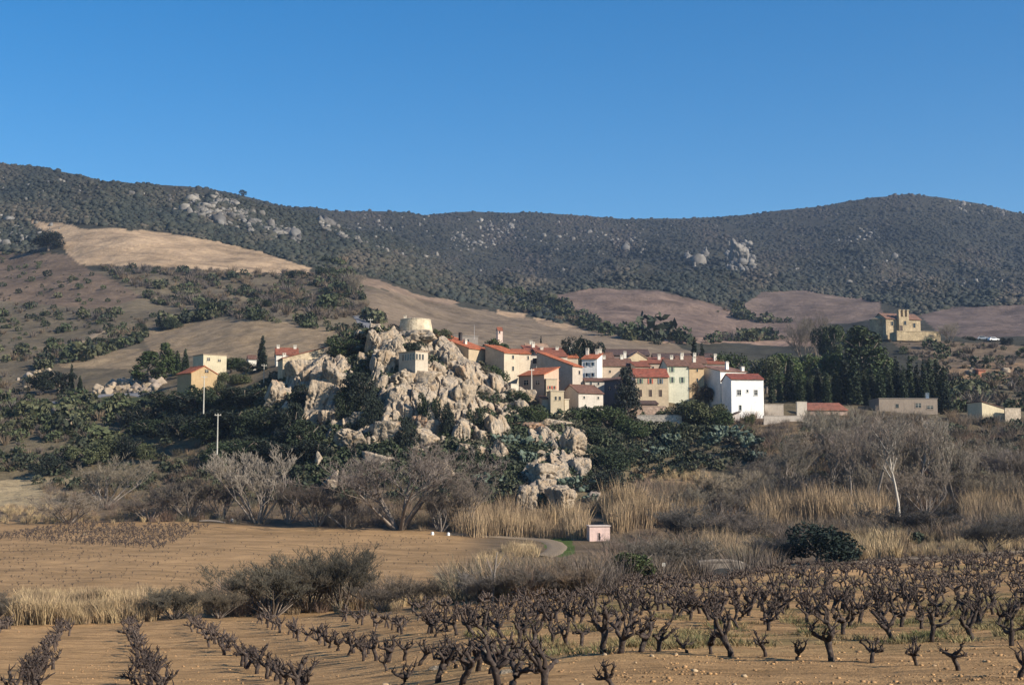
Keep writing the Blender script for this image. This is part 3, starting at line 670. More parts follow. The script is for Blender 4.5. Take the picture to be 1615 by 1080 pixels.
e, h, w, zb = house('pump_hut', 'small pink hut with a flat concrete slab roof beside the farm track', 'hut', 946, 830, 853, find_Y(946, 853, 150, 230), 32, 2.6, 6, 'flat', 0, (.66, .48, .42), (.58, .47, .41), [(945, 845.5, 3.2, 11, 'door')], sink=1.0, over=.15, group='field hut')

def pole(px, top, base, y0, y1, label, r=.14, mat=(.42, .39, .34), arm=True, Y=None):
    if Y is None: P = at(px, base, y0, y1)
    else: P = Vector(tuple(map(float, unproj(px, base, Y))))
    s = P.y / F; h = (base - top) * s
    e = empty('utility_pole', P, .3, label, 'pole', 'poles of the electric line')
    MB().tube([(0, 0, -.5), (0, 0, h)], [r, r * .6], 8).build('pole', plain('pole_concrete', mat), e)
    if arm:
        a = MB(); a.box(-.55, .55, -.05, .05, h - .35, h - .25)
        for x in (-.45, 0, .45): a.tube([(x, 0, h - .25), (x, 0, h - .05)], [.05, .04], 6)
        a.build('crossarm', plain('pole_concrete', mat), e)
    return e
pole(321, 592, 648, 0, 0, 'pale concrete pole just below the small ochre cottage', .13, (.40, .38, .33), Y=257)
pole(342.5, 652, 712, 0, 0, 'pale concrete pole standing in the dark thicket below the cottage', .13, (.40, .38, .33), Y=241)
pole(416, 574, 612, 270, 310, 'short pole left of the crag under the lone pointed cypress', .1)
pole(584, 502, 532, 0, 0, 'thin pole at the left end of the crag summit', .1, Y=300)
pole(838.5, 581, 624, 0, 0, 'whitish pole in front of the shaded lean-to house', .13, (.6, .54, .46), Y=286)
pole(748, 512, 532, 0, 0, 'thin mast on the long orange roof', .05, (.4, .4, .4), False, Y=306)

# ------------------------------------------------------------------ which ground point a photo pixel sees
_dpx = np.arange(-400, 2020, 4.0); _drow = np.arange(230, 1110)
def _depthmap():
    Ys = np.exp(np.linspace(math.log(10), math.log(2400), 1500))
    D = np.full((len(_dpx), len(_drow)), np.nan)
    for i, p in enumerate(_dpx):
        x, y, z = ground_px(np.full(len(Ys), p), Ys)
        r = np.minimum.accumulate(proj(x, y, z)[1])               # rows reached so far (smaller = higher)
        D[i] = np.interp(-_drow, -r, Ys, left=np.nan, right=np.nan)
    return D
DEPTH = _depthmap()
def depth_at(px, py):
    i = np.clip(((np.asarray(px) - _dpx[0]) / 4).round().astype(int), 0, len(_dpx) - 1); j = np.clip((np.asarray(py) - _drow[0]).round().astype(int), 0, len(_drow) - 1)
    return DEPTH[i, j]

def sample(poly, n, avoid=(), dens=None, jit=0):
    """n random ground points seen inside an outline given in photo pixels; returns px, py, X, Y, Z"""
    poly = np.array(poly, float); lo, hi = poly.min(0), poly.max(0); out = []
    got = 0
    for _ in range(60):
        q = RNG.uniform(lo, hi, (n * 2, 2)); m = inpoly(q[:, 0], q[:, 1], [tuple(p) for p in poly])
        for a in avoid: m &= ~inpoly(q[:, 0] + jit * (RNG.random(len(q)) - .5), q[:, 1] + jit * .5 * (RNG.random(len(q)) - .5), a)
        if dens is not None: m &= RNG.random(len(q)) < dens(q[:, 0], q[:, 1])
        q = q[m]; out.append(q); got += len(q)
        if got >= n: break
    q = np.concatenate(out)[:n]; Y = depth_at(q[:, 0], q[:, 1]); k = ~np.isnan(Y); q = q[k]; Y = Y[k]
    X, Y, Z = ground_px(q[:, 0], Y)
    return q[:, 0], q[:, 1], X, Y, Z

# ------------------------------------------------------------------ templates and scattering
def ico(sub):
    bm = bmesh.new(); bmesh.ops.create_icosphere(bm, subdivisions=sub, radius=1.0)
    V = np.array([v.co[:] for v in bm.verts]); Fc = np.array([[v.index for v in f.verts] for f in bm.faces]); bm.free()
    return V, Fc
ICO = {k: ico(k) for k in (1, 2, 3, 4, 5)}

def rock_shape(seed, sub=4, planes=16, rough=.10, crack=.10, fr=3.0):
    """angular limestone block: a ball cut by joint planes (three rough families and a few odd ones), then weathered and fissured; about unit radius"""
    rg = np.random.default_rng(seed); V, Fc = ICO[sub]
    Q = np.linalg.qr(np.eye(3) + rg.normal(0, .28, (3, 3)))[0]; fam = []
    for a in range(3):
        for sg in (1, -1):
            fam.append(sg * Q[:, a] + rg.normal(0, .16, 3))
    odd = rg.normal(size=(max(planes - 6, 3), 3)); N = np.concatenate([np.array(fam), odd]); N /= np.linalg.norm(N, axis=1)[:, None]
    dist = np.concatenate([rg.uniform(.52, .92, 6), rg.uniform(.58, .98, len(odd))])
    dots = np.clip(V @ N.T, 1e-3, None); r = np.minimum((dist / dots).min(1), 1.35)
    o = rg.uniform(-50, 50, 3); W = V * r[:, None]; q = W * fr + o
    n1 = fbm(q[:, 0], q[:, 1], q[:, 2] * .55, 5, seed % 97)
    r = r * (1 + rough * n1 - rough * .8 * (1 - np.abs(fbm(q[:, 0] * .7, q[:, 1] * .7, q[:, 2] * .35, 4, seed % 79))) ** 3)
    c1 = fbm(W[:, 0] * 1.7 + o[0], W[:, 1] * 1.7, W[:, 2] * .6 + o[1], 4, seed % 89)
    c2 = fbm(W[:, 0] * .8 + o[2], W[:, 1] * 1.0, W[:, 2] * 2.6 + o[0], 4, seed % 83)
    r = r - crack * 1.5 * np.exp(-(c1 / .035) ** 2) - crack * np.exp(-(c2 / .03) ** 2)
    return V * np.maximum(r, .2)[:, None], Fc

def shrub_shape(seed, sub=2, amp=.38):
    rg = np.random.default_rng(seed); V, Fc = ICO[sub]; o = rg.uniform(-50, 50, 3)
    r = 1 + amp * fbm(V[:, 0] * 2.1 + o[0], V[:, 1] * 2.1 + o[1], V[:, 2] * 2.1 + o[2], 3, seed) + rg.normal(0, amp * .28, len(V))
    W = V * r[:, None]; W[:, 2] = W[:, 2] * .8 + .35
    return W, Fc

def quads(C, size, rg, flat=0.0, aspect=1.0):
    """leaf-sized quads at centres C, turned at random"""
    n = len(C); a = rg.normal(size=(n, 3)); a[:, 2] *= (1 - flat); a /= np.linalg.norm(a, axis=1)[:, None]
    b = np.cross(a, rg.normal(size=(n, 3))); b /= np.linalg.norm(b, axis=1)[:, None]
    s = (size * rg.uniform(.6, 1.4, n))[:, None]
    a = a * s * aspect; b = b * s * .62
    V = np.stack([C - a, C - b * .9 + a * .1, C + a, C + b], 1).reshape(-1, 3)
    return V, np.arange(n * 4).reshape(n, 4)

def leafy_clump(seed, n=46, leaf=.2):
    rg = np.random.default_rng(seed); d = rg.normal(size=(n, 3)); d /= np.linalg.norm(d, axis=1)[:, None]; o = rg.uniform(-9, 9, 3)
    r = .8 * (1 + .45 * fbm(d[:, 0] * 1.6 + o[0], d[:, 1] * 1.6 + o[1], d[:, 2] * 1.6, 3, seed)) * rg.uniform(.65, 1.0, n)
    C = d * r[:, None]; C[:, 2] = C[:, 2] * .75 + .45
    return quads(C, leaf, rg)

def blades(seed, n=40, h=1.0, spread=.35, wid=.02, lean=.3, r0=.15):
    """thin upright stems fanning out of one tuft"""
    rg = np.random.default_rng(seed); ang = rg.uniform(0, 2 * math.pi, n); rr = r0 * np.sqrt(rg.random(n)); base = np.stack([rr * np.cos(ang), rr * np.sin(ang), np.zeros(n) - .05], 1)
    a2 = rg.uniform(0, 2 * math.pi, n); L = h * rg.uniform(.55, 1.05, n); ln = rg.uniform(0, lean, n)
    tip = base + np.stack([L * ln * np.cos(a2) + spread * np.cos(ang) * rg.random(n), L * ln * np.sin(a2) + spread * np.sin(ang) * rg.random(n), L], 1)
    mid = (base + tip) / 2 + np.stack([-.06 * L * np.cos(a2), -.06 * L * np.sin(a2), .08 * L], 1)
    t = rg.uniform(0, math.pi, n); w = np.stack([np.cos(t), np.sin(t), 0 * t], 1) * wid
    V = np.stack([base - w, base + w, mid + w * .8, mid - w * .8, tip], 1).reshape(-1, 3)
    i = np.arange(n)[:, None] * 5
    T = np.concatenate([i + np.array([[0, 1, 2]]), i + np.array([[0, 2, 3]]), i + np.array([[3, 2, 4]])], 0)
    return V, T

def scatter(name, temps, X, Y, Z, S, C, mat, kind='stuff', sz=None, smooth=False, turn=None):
    """many small pieces as ONE mesh; temps: list of (V, F) with equal face size; S (n,) radius in metres; C (n,3) colour"""
    n = len(X); k = RNG.integers(0, len(temps), n); th = RNG.uniform(0, 2 * math.pi, n) if turn is None else turn
    Vs, Fs, Cs = [], [], []; off = 0
    sz = np.ones(n) if sz is None else sz
    for t, (V, Fc) in enumerate(temps):
        m = np.nonzero(k == t)[0]
        if not len(m): continue
        c, s_ = np.cos(th[m])[:, None], np.sin(th[m])[:, None]
        vx = V[None, :, 0] * c - V[None, :, 1] * s_; vy = V[None, :, 0] * s_ + V[None, :, 1] * c; vz = np.broadcast_to(V[None, :, 2], vx.shape)
        W = np.stack([vx * S[m][:, None] + X[m][:, None], vy * S[m][:, None] + Y[m][:, None], vz * (S[m] * sz[m])[:, None] + Z[m][:, None]], -1)
        Vs.append(W.reshape(-1, 3)); Fs.append((Fc[None] + (np.arange(len(m)) * len(V))[:, None, None]).reshape(-1, Fc.shape[1]) + off)
        cc = np.broadcast_to(C[m][:, None, :], (len(m), len(V), 3)) * (1 + RNG.normal(0, .10, (len(m), len(V), 1)))
        Cs.append(cc.reshape(-1, 3)); off += len(m) * len(V)
    me = np_mesh(name, np.concatenate(Vs), np.concatenate(Fs), np.clip(np.concatenate(Cs), .004, .9), smooth)
    return tag(link(name, me, None, mat), kind=kind)

def mixcol(n, cols, w=None, var=.25, field=None, spread=.18):
    """one of a few colours per piece (patchy when a noise field in 0..1 is given)"""
    cols = np.array(cols, float)
    if field is None: k = RNG.choice(len(cols), n, p=w)
    else: k = np.clip((field + RNG.normal(0, spread, n)) * len(cols), 0, len(cols) - 1).astype(int)
    return cols[k] * (1 + RNG.uniform(-var, var, n))[:, None]

M_SCRUB = foliage_mat('scrub_foliage', .5, .7, 1.35, False)
M_NEARLEAF = foliage_mat('undergrowth_foliage', 1.5, .6, 1.4, False)
M_STRAW = foliage_mat('dry_stems', .8, .7, 1.25, False)
M_TREELEAF = foliage_mat('tree_foliage', .9, .6, 1.45, True)
M_TWIG = foliage_mat('bare_twigs', .6, .75, 1.25, True)

def bark(name, c):
    m = NT(name, .9, .1); n = m.noise(m.pos(True), 6, 5, .65, (3, 3, .6))
    m.base(m.mix(c, m.ramp(n, [(.3, .55), (.7, 1.4)]), 1.0, 'MULTIPLY')).bump(n, .6, .03); return m.m
M_BARK = bark('tree_bark', (.16, .13, .105)); M_PALEBARK = bark('pale_bark', (.40, .36, .31)); M_VINE = bark('vine_bark', (.082, .062, .056))

def limestone(name, c, warm, scale=.35):
    m = NT(name, .92, .12); p = m.pos()
    n1 = m.noise(p, scale, 6, .62); n2 = m.noise(p, scale * 5, 6, .68); st = m.noise(p, scale * 2.2, 4, .6, (1.8, 1.8, .35))
    col = m.mix(c, warm, m.ramp(n1, [(.45, 0.), (.68, .8)]))
    col = m.mix(col, (.15, .14, .125), m.ramp(st, [(.47, 0.), (.63, .85)]))
    col = m.mix(col, (.30, .155, .08), m.ramp(m.noise(p, scale * .8, 5, .6), [(.62, 0.), (.74, .6)]))
    col = m.mix(col, m.ramp(n2, [(.3, .68), (.7, 1.22)]), 1.0, 'MULTIPLY')
    m.base(col).bump(n2, 1.0, .4); return m.m
M_ROCK = limestone('limestone', (.385, .312, .232), (.33, .235, .145))
M_REDROCK = limestone('rusty_limestone', (.34, .22, .14), (.30, .17, .10))
M_HILLROCK = foliage_mat('hill_limestone', .25, .7, 1.2, False)

# ------------------------------------------------------------------ mountain scrub and rocks (far-off masses nobody could count)
FIELD_POLYS = [f[0] for f in FIELDS]
SHR = [shrub_shape(s) for s in range(8)]
HILL = [(-330, 232), (0, 250), (130, 268), (320, 290), (430, 314), (600, 327), (980, 338), (1200, 330), (1430, 300), (1615, 330), (1950, 360),
        (1950, 480), (1615, 480), (1500, 484), (1450, 497), (1396, 478), (1260, 458), (1200, 461), (1158, 488), (1040, 456), (930, 454), (857, 470), (900, 508), (880, 510), (832, 494),
        (720, 476), (590, 437), (500, 424), (450, 408), (380, 390), (290, 370), (200, 360), (95, 350), (50, 346), (60, 400), (0, 396), (-330, 392)]
def hill_scrub():
    px, py, X, Y, Z = sample(HILL, 60000, dens=lambda a, b: np.clip(.62 + .8 * fbm(a / 34, b / 16, None, 4, 51), .10, 1))
    f = np.clip(.5 + .8 * fbm(px / 70, py / 34, None, 4, 61), 0, 1)
    near = np.clip((1500 - Y) / 600, 0, 1)
    c = mixcol(len(X), [(.013, .016, .0155), (.016, .019, .0175), (.020, .022, .019), (.028, .027, .023), (.042, .036, .031)], None, .12, f, .09)
    c = c * (1 + near * .45)[:, None] * np.stack([1 + near * .14, 1 + near * .14, np.ones_like(near)], 1)
    S = RNG.gamma(4, .33, len(X)) * (.72 + .30 * Y / 1500); S = np.clip(S, .5, 4.5)
    scatter('mountain_scrub', SHR, X, Y, Z - .3 * S, S, c, M_SCRUB, sz=RNG.uniform(.6, 1.1, len(X)))
hill_scrub()
def hill_rocks():
    RT = [rock_shape(900 + i, 2, 11, .12, .05, 2.0) for i in range(8)]
    spots = [([(300, 307), (335, 302), (365, 315), (420, 340), (470, 362), (474, 384), (430, 378), (380, 362), (325, 348), (285, 330)], 900, 2.6),
             ([(500, 348), (550, 360), (570, 385), (520, 372)], 120, 2.6), ([(712, 352), (800, 346), (832, 376), (740, 397), (710, 390)], 260, 3.0),
             ([(560, 330), (700, 340), (690, 420), (540, 390)], 90, 2.6),
             ([(840, 370), (1015, 360), (1030, 405), (870, 400)], 150, 2.8), ([(1145, 384), (1185, 378), (1192, 426), (1146, 428)], 230, 3.6), ([(1080, 395), (1115, 390), (1110, 425), (1085, 425)], 60, 3.2),
             ([(-60, 330), (20, 345), (50, 372), (40, 388), (-60, 384)], 260, 2.0), ([(1480, 308), (1560, 318), (1640, 338), (1700, 350), (1640, 352), (1520, 335)], 300, 2.6),
             ([(1300, 365), (1400, 360), (1410, 380), (1310, 385)], 60, 2.6), ([(1230, 390), (1620, 400), (1620, 460), (1240, 440)], 60, 2.4), ([(0, 275), (300, 300), (280, 340), (0, 330)], 70, 1.6),
             ([(60, 346), (96, 350), (100, 366), (64, 372), (52, 358)], 14, 1.6), ([(640, 345), (1400, 335), (1400, 440), (700, 430)], 130, 2.0)]
    A = []
    for poly, n, s in spots:
        _, _, X, Y, Z = sample(poly, int(n * .8), dens=lambda a, b: np.clip(.25 + 1.9 * fbm(a / 11, b / 8, None, 3, 41), .02, 1)); A.append((X, Y, Z, np.full(len(X), s) * RNG.gamma(3, .33, len(X))))
    X, Y, Z, S = [np.concatenate([a[i] for a in A]) for i in range(4)]
    c = mixcol(len(X), [(.145, .138, .128), (.11, .104, .097), (.18, .166, .145)], None, .25); S *= .62
    scatter('mountain_rocks', RT, X, Y, Z + .1 * S, S, c, M_HILLROCK, sz=RNG.uniform(.5, 1.2, len(X)))
hill_rocks()

# rough slopes between the mountains and the village: scattered low shrubs and hedge lines
CLUMP = [leafy_clump(300 + i, 90, .20) for i in range(8)]
BARECL = [blades(400 + i, 70, 1.3, .9, .035, .5, .25) for i in range(6)]
def slope_scrub():
    zones = [([(150, 418), (200, 420), (300, 425), (400, 430), (492, 434), (530, 430), (575, 470), (580, 500), (460, 508), (330, 500), (240, 478)], 1300, 1.6, .75),
             ([(-200, 470), (160, 488), (330, 500), (215, 525), (80, 565), (-200, 600)], 520, 1.2, .5),
             ([(0, 395), (100, 405), (220, 470), (150, 485), (0, 475)], 110, 1.0, .4),
             ([(60, 585), (130, 570), (225, 540), (240, 520), (210, 530), (70, 565), (30, 600)], 90, 2.0, .3), ([(255, 520), (360, 488), (362, 500), (270, 512)], 55, 2.2, .2),
             ([(375, 494), (470, 505), (590, 528), (585, 534), (460, 513), (372, 500)], 60, 1.3, .2),
             ([(500, 410), (545, 415), (570, 470), (520, 470)], 110, 2.4, .5), ([(575, 485), (600, 495), (605, 515), (580, 510)], 24, 2.0, .2),
             ([(780, 455), (860, 470), (960, 520), (1060, 535), (1240, 530), (1240, 536), (1030, 545), (900, 515), (800, 485)], 340, 2.2, .25),
             ([(1130, 492), (1165, 484), (1190, 505), (1250, 507), (1245, 512), (1180, 508)], 70, 2.2, .2),
             ([(1395, 535), (1640, 545), (1640, 640), (1490, 650), (1440, 570)], 420, 1.1, .75), ([(1480, 610), (1640, 600), (1640, 650), (1500, 655)], 120, 1.6, .5),
             ([(-100, 600), (60, 590), (150, 640), (270, 650), (210, 700), (100, 740), (-100, 750)], 620, 1.0, .55), ([(0, 640), (140, 630), (235, 635), (180, 670), (20, 680)], 130, 1.4, .2),
             ([(520, 545), (600, 545), (600, 530), (560, 528)], 30, 1.4, .2)]
    for nm, sel in (('slope_shrubs', 0), ('slope_bare_scrub', 1)):
        A = []
        for poly, n, s, br in zones:
            px, py, X, Y, Z = sample(poly, int(n * (br if sel else 1 - br)) + 3, dens=lambda a, b: np.clip(.5 + 1.3 * fbm(a / 22, b / 9, None, 3, 71), .05, 1))
            A.append((X, Y, Z, s * RNG.gamma(4, .25, len(X))))
        X, Y, Z, S = [np.concatenate([a[i] for a in A]) for i in range(4)]
        if sel: c = mixcol(len(X), [(.13, .105, .085), (.16, .12, .08), (.10, .085, .075)], None, .2); scatter(nm, BARECL, X, Y, Z, S, c, M_STRAW, sz=RNG.uniform(.7, 1.1, len(X)))
        else: c = mixcol(len(X), [(.04, .05, .025), (.055, .065, .03), (.075, .078, .04), (.03, .036, .022)], None, .25); scatter(nm, CLUMP, X, Y, Z, S * 1.15, c, M_NEARLEAF)
slope_scrub()

# ------------------------------------------------------------------ the crag: every large block is a rock of its own
ROCKS = [  # column, row, width, height (photo pixels), lean in degrees, rusty, where it sits
 (436, 627, 36, 46, 12, 0, 'lone upright boulder at the far left of the crag'), (468, 608, 18, 28, 5, 0, 'narrow boulder under the rough stone house'),
 (470, 590, 44, 40, -8, 0, 'broad block carrying the left wall of the rough stone house'), (528, 598, 34, 56, -28, 0, 'steep leaning slab right of the rough stone house'),
 (506, 634, 54, 66, 24, 0, 'large cracked block below the leaning slab on the left crag'), (520, 660, 26, 40, 8, 0, 'tapering foot of the large cracked block'),
 (516, 566, 15, 24, -20, 0, 'small tooth of rock at the top of the leaning slab'), (605, 538, 50, 38, 0, 0, 'rounded summit block left of the windmill stump'),
 (590, 545, 22, 46, 8, 0, 'pale edge block on the left of the summit'), (604, 573, 34, 50, 10, 0, 'grey fissured block under the summit'), (624, 560, 38, 40, -10, 0, 'ribbed block between summit and arcade house'),
 (634, 601, 56, 38, -22, 0, 'big smooth pale boulder under the arcade house'), (627, 630, 44, 46, 4, 0, 'blocky boulder below the big smooth boulder'),
 (656, 626, 24, 26, -6, 0, 'squarish boulder right of the blocky boulder'), (571, 664, 38, 30, 5, 0, 'round boulder on the left lower ledge'), (601, 661, 30, 18, 0, 0, 'flat boulder on the lower ledge'),
 (571, 567, 16, 19, 5, 0, 'small bright boulder in the shade left of the summit'), (556, 592, 11, 14, 0, 0, 'tiny boulder in the dark shrubs left of the summit'), (530, 658, 12, 14, 0, 0, 'tiny boulder in the dark gully'),
 (660, 534, 62, 26, -8, 0, 'sloping slab just below the windmill stump'), (640, 530, 22, 16, 0, 0, 'small knob left under the windmill stump'), (700, 568, 42, 26, 6, 0, 'pale slab below the long orange roof'),
 (688, 590, 28, 34, 8, 0, 'left limb of the rocky hollow'), (738, 594, 24, 54, -16, 0, 'curved right limb of the rocky hollow'), (715, 577, 44, 18, -10, 0, 'lintel of rock over the dark hollow'),
 (687, 654, 32, 62, 10, 0, 'tall pale pinnacle in the middle of the crag'), (708, 668, 14, 30, 4, 0, 'small upright block in the central gully'), (726, 632, 42, 64, 8, 0, 'tall leaning pillar right of the central gully'),
 (727, 682, 26, 44, 2, 0, 'lower column right of the central gully'), (754, 668, 30, 27, 0, 0, 'rounded pale boulder right of the columns'), (757, 689, 22, 20, 0, 0, 'boulder under the rounded pale boulder'),
 (778, 676, 20, 40, 6, 0, 'thin upright block right of the rounded boulder'), (652, 649, 30, 22, -30, 0, 'tilted block above the rusty slab'), (664, 670, 44, 30, -28, 1, 'rusty red tilted slab in the crag face'),
 (777, 602, 26, 30, -20, 0, 'leaning block below the tall narrow stone house'), (784, 628, 28, 18, -5, 0, 'flat block on the ledge below the tall house'), (806, 650, 24, 13, 0, 0, 'low bright boulder in the green ledge'),
 (834, 627, 18, 20, 4, 0, 'small boulder beside the shaded lean-to house'), (762, 620, 26, 20, -25, 0, 'narrow slab on the ledge right of the hollow'),
 (556, 696, 60, 42, 6, 0, 'massive round-edged block at the left foot of the crag'), (612, 686, 60, 38, 2, 0, 'broad block in the middle of the lower crag face'), (660, 694, 52, 32, -14, 0, 'sloping ochre slab under the rusty slab'),
 (503, 729, 16, 28, 5, 0, 'small upright stone in the bushes left of the crag foot'), (522, 765, 22, 40, 6, 0, 'pale stone stack among the bare bushes at the left foot'), (740, 714, 40, 34, 10, 0, 'boulder at the right lower edge of the crag face'),
 (698, 696, 16, 18, 0, 0, 'small pale boulder at the foot of the central gully'), (690, 744, 40, 36, 4, 0, 'dull boulder behind the big bare tree'), (590, 730, 40, 30, 0, 0, 'half-hidden boulder behind the spreading bare tree'),
 (902, 702, 34, 50, -12, 0, 'upright ochre cliff block below the square house'), (912, 738, 40, 32, -20, 0, 'sloping block under the ochre cliff block'), (857, 752, 66, 44, 4, 0, 'large pale outcrop at the right foot of the crag'),
 (833, 785, 34, 42, 10, 0, 'left root of the large pale outcrop'), (886, 786, 44, 38, -8, 0, 'right root of the large pale outcrop'), (860, 775, 40, 34, 0, 0, 'middle of the large pale outcrop, above the reeds'),
 (838, 676, 52, 22, 2, 1, 'reddish earthy bank below the square house'), (870, 668, 48, 18, 3, 0, 'pale rock ledge under the square house'), (800, 640, 34, 12, -4, 0, 'thin ledge of rock above the prickly pears'),
 (545, 640, 20, 26, 0, 0, 'shaded block in the dark gully left of centre'), (577, 618, 18, 26, 0, 0, 'small shaded block below the summit'), (652, 600, 64, 34, 4, 0, 'blunt block in front of the arcade house'), (678, 594, 30, 26, -6, 0, 'small block at the right corner of the arcade house')]
def crag():
    for i, (px, py, w, h, lean, red, lab) in enumerate(ROCKS):
        Y = find_Y(px, min(py + h * .40, 815), 222, 330); s = Y / F
        big = w * h > 900
        V, Fc = rock_shape(40 + i * 7, 5 if big else 4, 15 if big else 12, .11, .17 if big else .10, 4.2)
        V = V * np.array([w * s * .66, max(w, h * .8) * s * .62, h * s * .66])
        V = V - V.mean(0)
        me = np_mesh('crag_rock', V, Fc, None, False)
        o = link('crag_rock', me, None, M_REDROCK if red else M_ROCK)
        P = unproj(px, py, Y + .15 * w * s); o.location = tuple(map(float, P)); o.rotation_euler = (0, math.radians(lean), random.uniform(-.3, .5))
        tag(o, lab, 'rock', 'limestone blocks of the crag')
crag()
def crag_filler():
    zones = [([(585, 560), (690, 560), (770, 600), (790, 690), (740, 730), (600, 710), (540, 690), (590, 640)], 9, 22), ([(430, 600), (520, 590), (540, 660), (480, 680), (430, 650)], 6, 20), ([(830, 740), (925, 690), (930, 790), (820, 800)], 7, 18), ([(760, 620), (840, 630), (840, 660), (770, 680)], 10, 16), ([(590, 525), (690, 525), (690, 560), (590, 560)], 7, 18)]
    i = 0
    for poly, n, sz in zones:
        px, py, X, Y, Z = sample(poly, n)
        for k in range(len(X)):
            w = sz * RNG.uniform(.6, 1.35) * Y[k] / F; h = w * RNG.uniform(.7, 1.9)
            me = FILL[i % len(FILL)]; o = link('crag_rock', me, None, M_ROCK); o.location = (X[k], Y[k] + .2 * w, Z[k] + .18 * h); o.scale = (w * .66, w * .66, h * .66); o.rotation_euler = (RNG.uniform(-.2, .2), RNG.uniform(-.35, .35), RNG.uniform(0, 6.28)); i += 1
            tag(o, 'medium-sized pale limestone block wedged between the large blocks of the crag', 'rock', 'medium blocks wedged in the crag')
FILL = [np_mesh('crag_rock', rock_shape(2000 + q, 4, 11, .13, .09, 3.0)[0], ICO[4][1]) for q in range(10)]
crag_filler()
def cells(x, y, size, seed):
    """jittered cells: height of the cell, offset from its centre, distance to the cell border"""
    x = x / size; y = y / size; ix, iy = np.floor(x), np.floor(y); d1 = np.full(x.shape, 9.); d2 = np.full(x.shape, 9.); h = np.zeros(x.shape); ox = np.zeros(x.shape); oy = np.zeros(x.shape); tx = np.zeros(x.shape); ty = np.zeros(x.shape); z0 = np.zeros_like(x)
    for a in (-1, 0, 1):
        for b in (-1, 0, 1):
            cx, cy = ix + a, iy + b; px = cx + .1 + .8 * _hash(cx, cy, z0, seed); py = cy + .1 + .8 * _hash(cx, cy, z0, seed + 1); dx, dy = x - px, y - py; dd = np.sqrt(dx * dx + dy * dy); n = dd < d1
            d2 = np.where(n, d1, np.minimum(d2, dd)); h = np.where(n, _hash(cx, cy, z0, seed + 2), h); ox = np.where(n, dx, ox); oy = np.where(n, dy, oy); tx = np.where(n, _hash(cx, cy, z0, seed + 3) - .5, tx); ty = np.where(n, _hash(cx, cy, z0, seed + 4) - .5, ty); d1 = np.where(n, dd, d1)
    return h, ox * tx + oy * ty, d2 - d1
def crag_face(px0, px1, Y0, Y1, seed, H, label):
    """bedrock: a slope broken by joints into tilted blocks with clefts between them; sinks under the soil at its ragged edge"""
    P, YY = np.meshgrid(np.arange(px0, px1, .9), np.arange(Y0, Y1, .16)); sh = P.shape; x, y, z = ground_px(P.ravel(), YY.ravel())
    wx = x + 1.1 * fbm(x / 3, y / 3, None, 4, seed) + .25 * y * math.sin(seed); wy = y * .62 + 1.1 * fbm(x / 3, y / 3, None, 4, seed + 9)
    h1, t1, b1 = cells(wx, wy, 4.6, seed); h2, t2, b2 = cells(wx + 3, wy, 1.9, seed + 20)
    u = (P.ravel() - px0) / (px1 - px0) * 2 - 1; v = (YY.ravel() - Y0) / (Y1 - Y0) * 2 - 1
    edge = np.minimum(1 - np.abs(u) ** 2.2, 1 - np.abs(v) ** 2.6) * 2.0 - .92 + 2.5 * fbm(x / 6.5, y / 11, None, 4, seed + 40)
    m = np.clip(edge, -.6, 1.0)
    up = m * (.5 + H * (.25 + .75 * h1) + 2.6 * t1 + .9 * (h2 - .5) + 1.2 * t2) - np.exp(-(b1 / .05) ** 2) * 1.5 - np.exp(-(b2 / .06) ** 2) * .45 + .12 * fbm(x * 2, y * 2, z * 2, 3, seed)
    up = np.where(m < 0, m * 2.5, up)
    V = np.stack([x, y - up * .55, z + up * .8], 1); idx = np.arange(P.size).reshape(sh)
    Fc = np.stack([idx[:-1, :-1], idx[:-1, 1:], idx[1:, 1:], idx[1:, :-1]], -1).reshape(-1, 4); keep = (m[Fc] > -.55).any(1)
    o = link('rock_outcrop', np_mesh('rock_outcrop', V, Fc[keep]), None, M_ROCK); return tag(o, label, 'rock face', 'bedrock faces of the crag')
crag_face(540, 815, 238, 302, 3, 3.4, 'main jointed limestone face of the crag between the large blocks, below the windmill stump')
crag_face(425, 556, 256, 292, 17, 3.2, 'left jointed rock face under the rough stone house')
crag_face(818, 932, 230, 276, 31, 2.2, 'small jointed rock face at the right foot of the crag, below the square house')
def crag_small():
    RT = [rock_shape(700 + i, 3, 11, .12, .06, 2.4) for i in range(10)]
    poly = [(430, 600), (470, 575), (600, 530), (690, 540), (770, 590), (830, 640), (800, 700), (760, 740), (640, 720), (540, 730), (480, 690)]
    A = [sample(poly, 300, dens=lambda a, b: np.clip(.4 + 1.5 * fbm(a / 18, b / 18, None, 3, 91), .05, 1))[2:], sample([(820, 690), (930, 690), (940, 790), (820, 800)], 60)[2:],
         sample([(140, 622), (190, 600), (262, 602), (240, 620)], 150)[2:], sample([(25, 600), (90, 565), (95, 590), (40, 612)], 40)[2:], sample([(60, 655), (120, 650), (120, 675), (60, 675)], 16)[2:], sample([(1490, 585), (1620, 585), (1620, 612), (1490, 612)], 30)[2:]]
    X, Y, Z = [np.concatenate([a[i] for a in A]) for i in range(3)]
    S = RNG.gamma(1.6, .36, len(X)); S = np.clip(S, .2, 1.7)
    c = mixcol(len(X), [(.30, .24, .175), (.26, .20, .13), (.22, .18, .145)], None, .15)
    scatter('rock_rubble', RT, X, Y, Z + .15 * S, S, c, M_HILLROCK)
crag_small()
